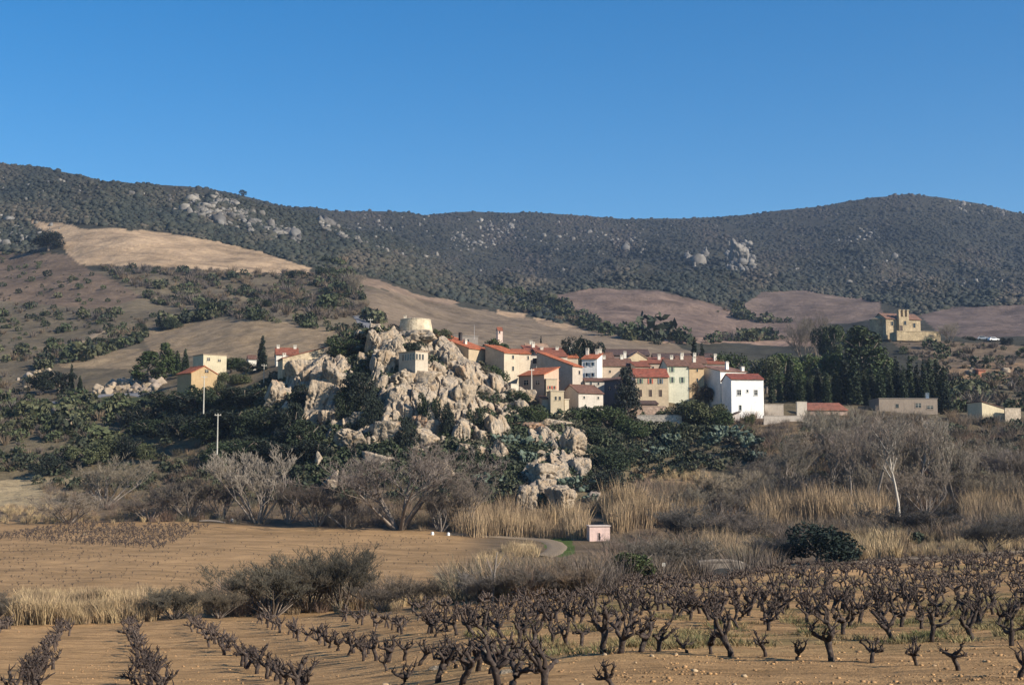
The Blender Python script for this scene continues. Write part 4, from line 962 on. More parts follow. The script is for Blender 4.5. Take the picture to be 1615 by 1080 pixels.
def crag_green():
    poly = [(400, 620), (440, 590), (520, 560), (600, 535), (640, 530), (700, 580), (760, 580), (800, 620), (850, 650), (910, 660), (930, 760), (880, 800), (780, 790), (640, 760), (520, 780), (420, 740)]
    px, py, X, Y, Z = sample(poly, 2600, dens=lambda a, b: np.clip(.5 + .9 * fbm(a / 30, b / 30, None, 3, 111), .1, 1))
    f = np.clip(.5 + .8 * fbm(px / 40, py / 40, None, 3, 121), 0, 1)
    c = mixcol(len(X), [(.028, .036, .020), (.038, .05, .024), (.055, .062, .034), (.075, .07, .045)], None, .25, f)
    scatter('crag_shrubs', CLUMP, X, Y, Z, RNG.uniform(.5, 1.9, len(X)), c, M_NEARLEAF)
crag_green()

# ------------------------------------------------------------------ trees: meshes shared by copies of each kind
def blob_crown(seed, blobs, n, leaf, keep=-.25, squash=1.0, drop=0.0):
    """leaf quads spread through the outer half of several overlapping balls; (x, y, z, radius)"""
    rg = np.random.default_rng(seed); B = np.array(blobs, float); w = B[:, 3] ** 2; k = rg.choice(len(B), n * 3, p=w / w.sum())
    d = rg.normal(size=(n * 3, 3)); d /= np.linalg.norm(d, axis=1)[:, None]; rr = B[k, 3] * rg.uniform(.45, 1.06, n * 3) ** .7
    C = B[k, :3] + d * rr[:, None] * np.array([1, 1, squash])
    o = rg.uniform(-30, 30, 3); f = fbm(C[:, 0] * 3.2 + o[0], C[:, 1] * 3.2 + o[1], C[:, 2] * 3.2 + o[2], 3, seed)
    C = C[(f > keep) & (C[:, 2] > .02)][:n]
    C[:, 2] -= drop * rg.random(len(C))
    return quads(C, leaf, rg)

def trunk_mesh(seed, h, r, limbs, spread, top):
    rg = random.Random(seed); b = MB()
    pts = [(0, 0, -.06)]
    for i in range(1, 5): pts.append((pts[-1][0] + rg.uniform(-.02, .02), pts[-1][1] + rg.uniform(-.02, .02), h * i / 4))
    b.tube(pts, [r * (1.25 if i == 0 else 1 - .12 * i) for i in range(5)], 7)
    for k in range(limbs):
        a = 2 * math.pi * k / limbs + rg.uniform(-.4, .4); t = pts[rg.randint(2, 4)]
        e1 = (t[0] + spread * .5 * math.cos(a), t[1] + spread * .5 * math.sin(a), t[2] + (top - t[2]) * .45); e2 = (t[0] + spread * math.cos(a), t[1] + spread * math.sin(a), t[2] + (top - t[2]) * .85)
        b.tube([t, e1, e2], [r * .55, r * .38, r * .15], 5)
    return b.mesh('trunk', True)

KIND = {}
M_GREYBARK = bark('grey_bark', (.20, .17, .145))
def reg(kind, trunk, crown, tm, cm): KIND.setdefault(kind, []).append((trunk, crown, tm, cm))
def npm(name, VF): return np_mesh(name, VF[0], VF[1])
def random_blobs(seed, n, rx, z0, z1, r0, r1):
    rg = random.Random(seed); out = []
    for i in range(n):
        a = rg.uniform(0, 6.283); q = rx * math.sqrt(rg.random()); z = rg.uniform(z0, z1); out.append((q * math.cos(a), q * math.sin(a), z, rg.uniform(r0, r1)))
    return out
for i in range(4):                                   # round evergreen or broadleaf, unit height 1
    reg('round', trunk_mesh(i, .45, .035, 5, .30, .85), npm('crown', blob_crown(20 + i, random_blobs(20 + i, 13, .30, .34, .78, .12, .22), 3800, .024)), M_BARK, M_TREELEAF)
for i in range(3):                                   # wide low shrub
    reg('shrub', trunk_mesh(10 + i, .25, .03, 6, .4, .6), npm('crown', blob_crown(40 + i, random_blobs(40 + i, 14, .55, .18, .62, .16, .32), 3800, .034)), M_BARK, M_TREELEAF)
for i in range(3):                                   # cypress
    bl = [(random.uniform(-.015, .015), random.uniform(-.015, .015), z, .105 * (1 - .83 * ((z - .08) / .92) ** 1.5) * random.uniform(.85, 1.12)) for z in np.linspace(.08, .985, 26)]
    reg('cypress', trunk_mesh(30 + i, .3, .018, 0, 0, 0), npm('crown', blob_crown(60 + i, bl, 2400, .020, -.35, 1.5)), M_BARK, M_TREELEAF)
for i in range(2):                                   # pine: layered, ragged
    bl = []
    rg = random.Random(70 + i)
    for z in np.linspace(.25, .95, 9):
        R = .30 * (1.08 - z) ** .7
        for q in range(4):
            a = rg.uniform(0, 6.28); bl.append((R * math.cos(a) * .75, R * math.sin(a) * .75, z + rg.uniform(-.03, .03), rg.uniform(.07, .13) * (1.25 - .5 * z)))
    reg('pine', trunk_mesh(50 + i, .85, .022, 7, .2, .8), npm('crown', blob_crown(80 + i, bl, 3800, .021, -.2, .8)), M_BARK, M_TREELEAF)

def grow(seed, stems=1, lean=.15, spread=.55, levels=4, kids=(4, 5, 5, 4), ratio=(.55, .55, .5, .5), r0=.022, trunk_len=.42, droop=0.0, up=.35):
    """leafless tree of unit height: list of (p0, p1, r0, r1, level)"""
    rg = random.Random(seed); S = []
    def branch(p, d, L, r, lev):
        n = 4 if lev < 2 else 3; q = p.copy(); pts = [q.copy()]; dd = d.copy()
        for i in range(n):
            dd = (dd + Vector((rg.uniform(-1, 1), rg.uniform(-1, 1), rg.uniform(-.5, .8) + up * .4)) * (.10 + .05 * lev)).normalized()
            nq = q + dd * (L / n); ra = r * (1 - .7 * i / n); rb = r * (1 - .7 * (i + 1) / n)
            S.append((tuple(q), tuple(nq), ra, rb, lev)); q = nq; pts.append(q.copy())
        if lev >= levels: return
        for k in range(kids[lev] + rg.randint(-1, 1)):
            t = rg.uniform(.35, 1.0) if lev else rg.uniform(.5, 1.0); i = min(int(t * n), n - 1); b = pts[i].lerp(pts[i + 1], t * n - i)
            ax = Vector((rg.uniform(-1, 1), rg.uniform(-1, 1), rg.uniform(-.3, .6))); ax = (ax - dd * ax.dot(dd)); ax = ax.normalized() if ax.length > .01 else Vector((1, 0, 0))
            nd = (dd * (1 - spread * .55) + ax * spread + Vector((0, 0, up * .5))).normalized()
            branch(b, nd, L * ratio[lev] * rg.uniform(.7, 1.2), max(r * (1 - .6 * t) * .62, .0011), lev + 1)
    for s in range(stems):
        a = 2 * math.pi * s / max(stems, 1) + rg.uniform(-.5, .5); ln = lean * rg.uniform(.4, 1.3)
        branch(Vector((.012 * math.cos(a) * (stems > 1), .012 * math.sin(a) * (stems > 1), -.03)), Vector((ln * math.cos(a), ln * math.sin(a), 1)).normalized(), trunk_len * rg.uniform(.8, 1.15), r0, 0)
    return S
def seg_mesh(name, S, k, norm=None):
    P0 = np.array([s[0] for s in S]); P1 = np.array([s[1] for s in S]); R0 = np.array([s[2] for s in S]); R1 = np.array([s[3] for s in S])
    t = P1 - P0; t /= np.maximum(np.linalg.norm(t, axis=1), 1e-9)[:, None]
    u = np.cross(t, np.array([.31, .77, .55])); u /= np.linalg.norm(u, axis=1)[:, None]; w = np.cross(t, u); V = []
    for a in range(k):
        c, s = math.cos(2 * math.pi * a / k), math.sin(2 * math.pi * a / k); V.append(P0 + (u * c + w * s) * R0[:, None])
    for a in range(k):
        c, s = math.cos(2 * math.pi * a / k), math.sin(2 * math.pi * a / k); V.append(P1 + (u * c + w * s) * R1[:, None])
    V = np.stack(V, 1).reshape(-1, 3); i = np.arange(len(S))[:, None] * 2 * k
    Fc = np.concatenate([i + np.array([[a, (a + 1) % k, (a + 1) % k + k, a + k]]) for a in range(k)], 0)
    return np_mesh(name, V, Fc)
def reg_bare(kind, seed, split=1, tm=None, thick=1.0, **kw):
    S = grow(seed, **kw); zmax = max(max(s[0][2], s[1][2]) for s in S); f = 1 / zmax
    S = [(tuple(c * f for c in a), tuple(c * f for c in b), r * f, q * f, l) for a, b, r, q, l in S]
    t = [s for s in S if s[4] <= split]; c = [(a, b, r * thick, q * thick, l) for a, b, r, q, l in S if l > split]
    reg(kind, seg_mesh('trunk', t, 6), seg_mesh('crown', c, 3), tm or M_BARK, M_TWIG)
for i in range(3): reg_bare('bare_spread', 100 + i, stems=7, lean=.62, spread=.62, r0=.014, kids=(5, 6, 5, 4), trunk_len=.5, up=.3, thick=1.6)
for i in range(3): reg_bare('bare_tall', 120 + i, tm=M_GREYBARK, stems=1, lean=.10, spread=.5, r0=.017, kids=(9, 5, 5, 4), ratio=(.34, .55, .55, .5), trunk_len=.85, up=.55, thick=2.1)
for i in range(3): reg_bare('bare_fan', 140 + i, tm=M_GREYBARK, stems=9, lean=.42, spread=.35, r0=.010, kids=(6, 5, 5, 4), ratio=(.5, .5, .5, .5), trunk_len=.6, up=.8, thick=1.7)
for i in range(3): reg_bare('bare_bush', 160 + i, split=0, stems=16, lean=.62, spread=.5, r0=.009, kids=(6, 6, 6, 3), ratio=(.5, .5, .5, .5), trunk_len=.5, up=.6, thick=1.7)

_used = {}; _cw = {}
def crown_width(me):
    if me.name not in _cw:
        a = np.empty(len(me.vertices) * 3); me.vertices.foreach_get('co', a); a = a.reshape(-1, 3); _cw[me.name] = float(np.mean([np.percentile(a[:, k], 98) - np.percentile(a[:, k], 2) for k in (0, 1)]))
    return _cw[me.name]
def tree(kind, name, label, px, top, base, wpx=None, col=(.04, .05, .025), group=None, cat='tree', y0=225, y1=420, Y=None, turn=None, variant=None, sink=0.0):
    """a tree whose foot is at (px, base) and whose tip reaches row top; wpx = width of the crown in photo pixels"""
    if Y is None: P = at(px, base, y0, y1)
    else:
        g = ground_px([px], Y); P = Vector((float(g[0][0]), Y, float(g[2][0])))
    s = P.y / F; bp = float(proj(P.x, P.y, P.z)[1]); h = max((bp - top) * s, .4)
    v = KIND[kind][_used.get(kind, 0) % len(KIND[kind])] if variant is None else KIND[kind][variant]; _used[kind] = _used.get(kind, 0) + 1
    natural = crown_width(v[1])
    fx = 1.0 if wpx is None else (wpx * s) / (natural * h)
    fx = min(max(fx, .6), 1.25) if kind == 'bare_tall' else min(fx, 2.6)
    P.z -= sink
    e = empty(name, P, random.uniform(0, 6.28) if turn is None else turn, label, cat, group); e.scale = (h * fx, h * fx, h)
    for nm, me, mt in (('trunk', v[0], v[2]), ('crown', v[1], v[3])):
        o = bpy.data.objects.new(nm, me); COL.objects.link(o); o.parent = e
        if not me.materials: me.materials.append(mt)
        if nm == 'crown': _f = random.uniform(.84, 1.14); o.color = (*[c * _f * random.uniform(.97, 1.03) for c in col], 1)
    return e

DG, MG, OL, YG, BLK = (.026, .036, .018), (.042, .058, .022), (.065, .072, .034), (.085, .095, .035), (.017, .023, .016)
TWD = (.105, .085, .068)
TWG, TWB, TWR = (.215, .183, .148), (.165, .138, .108), (.215, .175, .13)
# left, around the cottages
gL = 'trees around the cottages on the left'
tree('pine', 'pine_tree', 'taller pine of the pair left of the small ochre cottage', 260, 541, 600, 34, (.045, .062, .022), gL)
tree('pine', 'pine_tree', 'shorter bushy pine left of the taller pine by the cottages', 236, 554, 606, 46, MG, gL)
tree('cypress', 'cypress', 'narrow green cypress between the taller pine and the flat-roofed house', 279, 553, 592, 14, MG, gL)
tree('cypress', 'cypress', 'small dark cypress touching the left wall of the flat-roofed yellow house', 292, 549, 592, 11, DG, gL)
tree('cypress', 'cypress', 'lone tall pointed cypress left of the rough stone house', 413, 529, 585, 14, BLK, 'cypresses of the village')
for px, top, base, w, c, lab in ((330, 558, 577, 8, DG, 'small dark cypress in front of the flat-roofed yellow house'), (364, 562, 588, 34, MG, 'green round tree right of the flat-roofed yellow house'),
                                 (388, 570, 592, 34, DG, 'dark round tree under the tiny white cottage'), (352, 584, 602, 22, OL, 'low olive bush right of the small ochre cottage'),
                                 (376, 584, 606, 34, OL, 'wide olive-green bush downhill from the tiny white cottage')):
    tree('cypress' if w < 10 else 'shrub' if top > 580 else 'round', 'cypress' if w < 10 else 'garden_tree', lab, px, top, base, w, c, gL)
tree('round', 'dark_tree', 'left of the two merging dark trees beside the stony bank', 66, 584, 622, 44, BLK, 'dark trees beside the stony bank', y0=250)
tree('round', 'dark_tree', 'right and taller of the two merging dark trees beside the stony bank', 92, 577, 620, 42, BLK, 'dark trees beside the stony bank', y0=250)
tree('cypress', 'cypress', 'small thin cypress right of the two merging dark trees', 112, 573, 616, 8, DG, 'dark trees beside the stony bank', y0=250)
tree('cypress', 'cypress', 'second small thin cypress, nearest the stony bank', 126, 592, 618, 8, DG, 'dark trees beside the stony bank', y0=250)
tree('round', 'dark_tree', 'round dark tree at the left end of the bright ochre field', 75, 362, 396, 42, BLK, 'lone trees on the mountain', y0=500, y1=1400)
tree('round', 'ridge_tree', 'tiny lone tree standing up from the mountain skyline', 383, 299, 309, 10, BLK, 'lone trees on the mountain', Y=1480)
tree('shrub', 'garden_tree', 'dark bush hiding the foot of the small ochre cottage', 316, 598, None, 40, DG, gL, Y=291)
tree('shrub', 'garden_tree', 'olive bush at the right corner of the small ochre cottage', 346, 596, None, 26, OL, gL, Y=294)
# dark thicket on the shaded left flank of the crag
gT = 'evergreen trees of the dark thicket left of the crag'
for i, (px, top, base, w) in enumerate([(222, 632, 668, 60), (262, 612, 652, 66), (302, 615, 655, 60), (344, 610, 650, 56), (384, 606, 648, 56), (238, 660, 690, 54), (285, 648, 690, 60), (322, 655, 700, 62), (365, 640, 690, 64), (402, 634, 690, 62),
                                        (448, 640, 690, 50), (478, 660, 712, 56), (420, 672, 722, 60), (380, 690, 730, 56), (455, 690, 740, 60), (345, 690, 735, 50), (498, 690, 735, 50), (548, 610, 660, 40), (566, 650, 680, 34)]):
    tree('round' if i % 3 else 'shrub', 'evergreen_tree', 'dark evergreen tree merging into the thicket on the left flank of the crag', px, top, base, w, (BLK, DG, BLK, (.03, .042, .02))[i % 4], gT, y0=232, y1=330)
gO = 'olive-green bushes under the thicket'
for px, top, base, w, lab in ((140, 692, 735, 50, 'olive-green bush at the left end of the bush line above the pale field'), (172, 682, 725, 44, 'second olive-green bush from the left, beside the fan of bare stems'),
                              (205, 676, 722, 46, 'tallest olive-green bush, directly under the dark thicket'), (228, 690, 730, 30, 'small olive-green bush at the right end of the bush line'), (82, 715, 750, 50, 'dark low bush at the right edge of the pale field')):
    tree('shrub', 'olive_bush', lab, px, top, base, w, OL if 'dark' not in lab else BLK, gO, y0=232, y1=320)
# on the crag and among the houses
gC = 'trees on the crag'
tree('round', 'crag_tree', 'bright green bushy tree behind the leaning slab of the crag', 545, 533, 585, 56, (.045, .06, .024), gC, Y=287)
tree('round', 'crag_tree', 'very dark tree against the left of the summit block', 578, 522, 575, 34, BLK, gC, Y=289)
tree('shrub', 'crag_shrub', 'dark shrub at the left foot of the windmill stump', 625, 506, 524, 24, BLK, gC, Y=299)
tree('shrub', 'crag_shrub', 'grey-green shrub right of the windmill stump', 697, 512, 530, 30, OL, gC, Y=304)
tree('shrub', 'crag_shrub', 'dark shrub between the summit block and the sloping slab', 652, 536, 556, 30, BLK, gC, Y=284)
tree('shrub', 'crag_shrub', 'green shrub against the shaded side of the tall narrow stone house', 783, 566, 592, 34, MG, gC, Y=289)
tree('shrub', 'crag_shrub', 'grey bush below the end wall of the long house', 762, 574, 604, 40, (.08, .075, .05), gC, Y=287)
tree('shrub', 'crag_shrub', 'dark shrub inside the rocky hollow', 712, 584, 616, 36, BLK, gC, Y=281)
tree('shrub', 'crag_shrub', 'dark bush on the ledge below the tall narrow stone house', 764, 606, 634, 34, DG, gC, Y=281)
tree('shrub', 'crag_shrub', 'green bush left of the blocky boulders in the crag face', 672, 612, 640, 34, (.045, .06, .03), gC, Y=268)
tree('shrub', 'crag_shrub', 'green bush on the long ledge beneath the lean-to house', 812, 612, 634, 40, MG, gC, Y=282)
tree('shrub', 'crag_shrub', 'broad green bush below the lean-to house', 838, 632, 664, 50, MG, gC, Y=276)
tree('shrub', 'crag_shrub', 'green bush behind the rooftop turret', 782, 526, 556, 50, MG, gC, Y=306)
for px, top, w, Y, c, lab in ((566, 582, 48, 262, BLK, 'big dark evergreen filling the gully left of the main rock face'), (584, 612, 38, 258, BLK, 'dark evergreen at the lower mouth of the shaded gully'), (548, 612, 36, 260, DG, 'dark evergreen beside the large cracked block'),
                              (676, 604, 30, 258, DG, 'green bush rooted in a cleft under the arcade house'), (704, 628, 24, 256, BLK, 'dark bush in the central gully of the crag'), (748, 630, 30, 262, DG, 'dark bush right of the leaning pillar'), (742, 690, 34, 246, DG, 'dark bush at the foot of the columns'), (640, 650, 30, 250, BLK, 'dark bush between the lower ledge blocks'), (480, 590, 34, 270, BLK, 'dark bush in the hollow under the rough stone house'), (462, 632, 40, 256, BLK, 'dark tree between the left boulders')):
    tree('shrub' if w < 40 else 'round', 'crag_shrub', lab, px, top, None, w, c, gC, Y=Y)
tree('round', 'twin_tree', 'left of the two dark round pines behind the village roofs', 904, 524, 566, 34, BLK, 'twin pines behind the village', Y=322)
tree('round', 'twin_tree', 'right of the two dark round pines behind the village roofs', 931, 521, 566, 36, BLK, 'twin pines behind the village', Y=324)
tree('pine', 'village_conifer', 'dark conifer in the middle of the village facades', 988, 580, 640, 36, (.03, .036, .028), 'conifers of the village', Y=290)
tree('cypress', 'cypress', 'left and taller of the pair of slim cypresses behind the village', 1096, 532, 580, 15, BLK, 'cypresses of the village', Y=326)
tree('cypress', 'cypress', 'right and shorter of the pair of slim cypresses behind the village', 1108, 539, 580, 12, BLK, 'cypresses of the village', Y=327)
tree('cypress', 'cypress', 'tiny cypress above the cream house at the back of the village', 853, 530, 552, 6, BLK, 'cypresses of the village', Y=332)
tree('round', 'village_tree', 'green tree behind the roofs left of the tall white house', 1152, 549, 590, 44, MG, 'green trees of the village', Y=326)
tree('round', 'village_tree', 'small green tree at the right end of the pair of slim cypresses', 1128, 556, 590, 28, MG, 'green trees of the village', Y=328)
gB = 'green bushes below the village'
for px, top, base, w, c, lab in ((925, 634, 668, 52, MG, 'green bush under the house with the dark left gable'), (962, 636, 676, 64, (.045, .062, .024), 'big green bush below the house with painted blue shade'), (1000, 650, 690, 56, MG, 'green bush below the dark village conifer'),
                                 (945, 664, 704, 60, DG, 'dark green bush right of the ochre cliff block'), (952, 700, 745, 64, DG, 'lower dark green bush beside the rock outcrop'), (1078, 618, 668, 64, OL, 'olive-green tree below the pale green house'), (1112, 622, 672, 56, OL, 'olive-green tree below the ochre house'),
                                 (1135, 640, 672, 40, MG, 'green bush left of the tall white house'), (1060, 656, 690, 44, DG, 'dark bush under the long low terrace wall'), (1182, 648, 672, 16, YG, 'small yellow-green shrub against the foot of the tall white house'), (1100, 600, 622, 26, (.10, .07, .045), 'brownish shrub in front of the ochre house'),
                                 (1118, 604, 628, 24, (.09, .07, .05), 'brownish shrub against the grey shaded side wall'), (960, 735, 778, 56, BLK, 'very dark bush at the foot of the slope right of the outcrop'), (985, 690, 730, 50, DG, 'dark bush above the tan terrace')):
    tree('shrub' if w > 30 or top > 640 else 'round', 'village_bush', lab, px, top, base, w, c, gB, cat='bush', y0=236, y1=306)
# right: wood, cypress row
WG = (.062, .084, .030)
gW = 'evergreens of the wood right of the village'
for px, top, base, w, c, Y, lab in ((1208, 556, 600, 46, OL, 352, 'dark tree at the left end of the wood'), (1236, 556, 606, 48, WG, 356, 'green tree second from the left end of the wood'), (1268, 554, 600, 52, WG, 372, 'green tree in the left middle of the wood'),
                                    (1300, 548, 592, 52, WG, 380, 'green tree in the middle of the wood under the grey bare tree'), (1330, 550, 596, 50, WG, 376, 'green tree left of the big central pine'), (1318, 510, 545, 32, MG, 455, 'green tree below the ruined rocks left of the chapel'),
                                    (1345, 514, 545, 30, MG, 460, 'green tree left of the chapel apse'), (1372, 518, 550, 30, DG, 455, 'dark tree directly under the chapel apse'), (1300, 508, 540, 30, DG, 458, 'dark tree beside the grey bare tree on the hill'), (1250, 588, 620, 60, WG, 340, 'broad green tree behind the front cypresses'), (1310, 588, 622, 60, OL, 342, 'broad dark tree behind the middle cypresses')):
    tree('round', 'wood_tree', lab, px, top, base, w, c, gW, Y=Y)
tree('pine', 'big_pine', 'big dark pine rising highest from the wood below the chapel', 1364, 514, 600, 70, (.042, .056, .024), gW, Y=368)
tree('pine', 'big_pine', 'green pine at the right flank of the big dark pine', 1388, 548, 605, 46, (.055, .075, .028), gW, Y=362)
gCy = 'cypresses of the long row'
CY = [(1218, 574, 8), (1230, 588, 7), (1246, 560, 14), (1262, 584, 12), (1276, 590, 11), (1290, 580, 14), (1304, 586, 12), (1318, 578, 15), (1333, 566, 22), (1348, 562, 20), (1362, 575, 16), (1376, 580, 13), (1389, 578, 14), (1402, 572, 14), (1415, 562, 16), (1426, 576, 11), (1436, 560, 15), (1447, 572, 13), (1458, 568, 12), (1468, 562, 14), (1478, 566, 20), (1489, 578, 16)]
for i, (px, top, w) in enumerate(CY):
    tree('cypress', 'cypress', ['dark slender cypress standing shoulder to shoulder in the long row behind the flat-roofed house', None][0] if 2 < i < 19 else
         {0: 'thin cypress at the left end of the long row, beside the tall white house', 1: 'short thin cypress second in the long row, beside the white house', 2: 'tall pointed cypress near the left end of the long row', 19: 'tall slim cypress third from the right end of the long row', 20: 'thick dark cypress second from the right end of the long row', 21: 'shorter wide cypress at the right end of the long row'}[i],
         px, top, 640, w + 2, (DG, (.034, .044, .022), (.024, .03, .02))[i % 3], gCy if 2 < i < 19 else 'end cypresses of the long row', Y=322 + (i % 3) * 3)
tree('cypress', 'cypress', 'short cypress leaning at the right end wall of the long flat-roofed house', 1491, 600, 650, 16, BLK, 'end cypresses of the long row', Y=314)
tree('bare_spread', 'bare_tree', 'grey leafless round tree on the crest left of the chapel wood', 1268, 492, 543, 52, TWB, 'bare trees on the chapel hill', Y=470)
tree('bare_spread', 'bare_tree', 'second grey leafless tree on the crest, nearer the ruined rocks', 1290, 490, 535, 44, TWB, 'bare trees on the chapel hill', Y=480)
tree('bare_spread', 'bare_tree', 'grey leafless round tree right of the chapel terrace', 1496, 504, 537, 36, TWB, 'bare trees on the chapel hill', Y=512)
tree('shrub', 'round_bush', 'dark round bush on the skyline right of the chapel', 1588, 528, 540, 18, BLK, 'bushes on the chapel hill', 'bush', Y=540)
tree('shrub', 'round_bush', 'low bush left of the two pale cars on the chapel hill', 1527, 529, 539, 22, DG, 'bushes on the chapel hill', 'bush', Y=540)
V, Fc = rock_shape(1290, 5, 12, .15, .15, 3); Yk = find_Y(1166, 415, 1000, 1900); s = Yk / F; o = link('cliff_rock', np_mesh('cliff_rock', V * np.array([20 * s, 16 * s, 27 * s]), Fc), None, M_HILLROCK)
_ca = o.data.color_attributes.new('cover', 'FLOAT_COLOR', 'POINT'); _ca.data.foreach_set('color', np.tile(np.array([.19, .175, .155, 1], np.float32), len(V)))
o.location = tuple(map(float, unproj(1168, 404, Yk))); tag(o, 'grey cliff standing out of the dark mountain scrub above the brown fields', 'cliff')
# small trees on the far fields
for px, top, base, w, y0, y1, lab in ((1004, 505, 523, 22, 600, 1100, 'small bare tree on the far brown field'), (1041, 518, 531, 14, 500, 1100, 'dark bush by the small white farm building far behind the village'), (1060, 520, 531, 14, 500, 1100, 'second dark bush on the far field edge'),
                                     (945, 500, 508, 8, 500, 1100, 'tiny bush on the far brown field'), (271, 494, 519, 26, 380, 700, 'dark bush at the left corner of the beige hillside field'), (180, 528, 545, 52, 380, 700, 'wide dark bush beside the hillside track'), (222, 508, 523, 22, 380, 700, 'small dark bush above the hillside track'),
                                     (418, 470, 484, 36, 400, 800, 'dark bush on the hedge line above the beige field'), (512, 415, 438, 26, 500, 1000, 'dark bush at the right tip of the bright ochre field'), (470, 425, 437, 34, 500, 1000, 'flat dark bush under the right tip of the bright ochre field'), (560, 425, 470, 30, 500, 900, 'grey bare tree right of the bright ochre field')):
    bare = 'bare' in lab
    tree('bare_spread' if bare else 'shrub', 'bare_tree' if bare else 'field_bush', lab, px, top, base, w, TWB if bare else DG, 'bushes and trees on the far fields', 'tree' if bare else 'bush', y0=y0, y1=y1)
# bare trees along the stream
gS = 'bare trees along the stream'
for kind, px, top, base, w, c, lab in (
    ('bare_spread', 630, 690, 835, 235, TWG, 'large spreading leafless tree in front of the crag'), ('bare_fan', 405, 698, 825, 120, TWG, 'grey fan-shaped leafless tree left of the crag foot'), ('bare_fan', 165, 712, 800, 130, TWR, 'fan of bare pinkish stems right of the pale field'),
    ('bare_spread', 110, 770, 826, 150, TWR, 'low spreading leafless tree at the left field edge'), ('bare_fan', 300, 742, 820, 100, TWD, 'dull brown leafless tree between the two grey fans'), ('bare_spread', 235, 775, 822, 100, TWD, 'low brown leafless tree behind the field edge'),
    ('bare_fan', 500, 755, 830, 80, TWD, 'dark leafless tree at the left foot of the crag'), ('bare_spread', 735, 735, 840, 90, TWB, 'leafless tree at the left end of the tall reed bed'), ('bare_tall', 1418, 645, 820, 90, TWG, 'tall leafless tree with a leaning white trunk on the right'),
    ('bare_tall', 1442, 655, 806, 80, TWB, 'dark-trunked leafless tree just right of the leaning white trunk'), ('bare_tall', 1508, 655, 800, 80, TWG, 'tall pale leafless tree nearest the right edge'), ('bare_tall', 1340, 668, 812, 80, TWB, 'tall dark leafless tree second left of the leaning white trunk'), ('bare_tall', 1376, 640, 812, 70, TWG, 'slim leafless tree directly left of the leaning white trunk'),
    ('bare_tall', 1310, 690, 806, 70, TWB, 'leafless tree above the middle of the right reed bed'), ('bare_tall', 1265, 715, 800, 46, TWB, 'small dark leafless tree with short arms above the right reed bed'), ('bare_fan', 1290, 675, 745, 90, TWB, 'leafless thicket tree below the faded orange roof'), ('bare_fan', 1380, 655, 745, 100, TWG, 'grey leafless tree below the long flat-roofed house'),
    ('bare_fan', 1240, 700, 770, 80, TWR, 'reddish leafless tree below the garden wall'), ('bare_spread', 1450, 690, 770, 100, TWB, 'spreading leafless tree behind the dark-trunked tree'), ('bare_fan', 1570, 680, 780, 100, TWB, 'leafless tree below the cream shed'), ('bare_fan', 1615, 690, 790, 90, TWB, 'leafless tree cut by the right photo edge'),
    ('bare_spread', 1545, 735, 800, 80, TWR, 'low leafless tree behind the right reeds'), ('bare_fan', 1130, 735, 815, 100, TWR, 'reddish leafless tree below the tan terrace'), ('bare_fan', 1040, 765, 820, 80, TWB, 'brown leafless tree behind the pink hut reeds'), ('bare_spread', 1200, 745, 810, 80, TWB, 'brown leafless tree left of the right reed bed')):
    tree(kind, 'bare_tree', lab, px, top, base, w, c, gS, y0=170, y1=300)
    if 'leaning white' in lab and kind == 'bare_tall' and px == 1418:
        e_ = [o for o in COL.objects if o.get('label') == lab][0]; e_.rotation_euler = (0, -.12, 0)
        for ch in e_.children:
            if ch.name.startswith('trunk'): ch.data = ch.data.copy(); ch.data.materials.clear(); ch.data.materials.append(M_PALEBARK)
for px, top, base, w, c in [(1255, 675, 760, 70, TWB), (1325, 636, 740, 80, TWG), (1350, 660, 790, 70, TWB), (1400, 638, 770, 80, TWB), (1470, 648, 770, 80, TWG), (1490, 700, 800, 70, TWB), (1530, 690, 770, 80, TWB), (1590, 700, 790, 80, TWG), (1420, 700, 800, 70, TWR), (1365, 720, 806, 70, TWB),
                             (1180, 720, 790, 70, TWB), (1225, 730, 800, 80, TWB), (1280, 735, 806, 70, TWR), (1460, 735, 812, 90, TWB), (1600, 740, 810, 70, TWR), (1095, 760, 820, 70, TWB), (1150, 770, 822, 80, TWB)]:
    tree('bare_fan', 'bare_tree', 'small leafless tree lost in the grey-brown thicket on the right below the houses', px, top, base, w, c, 'small trees of the right-hand thicket', y0=170, y1=300)
for px, top, base, w, c in [(350, 745, 818, 70, TWD), (455, 755, 826, 60, TWD), (270, 755, 815, 70, TWD), (545, 765, 832, 70, TWD), (695, 760, 838, 80, TWD)]:
    tree('bare_fan', 'bare_tree', 'small dull leafless tree filling the thicket along the left field edge', px, top, base, w, c, 'small trees of the left-hand thicket', y0=170, y1=300)
gF = 'leafless bushes between the fields'
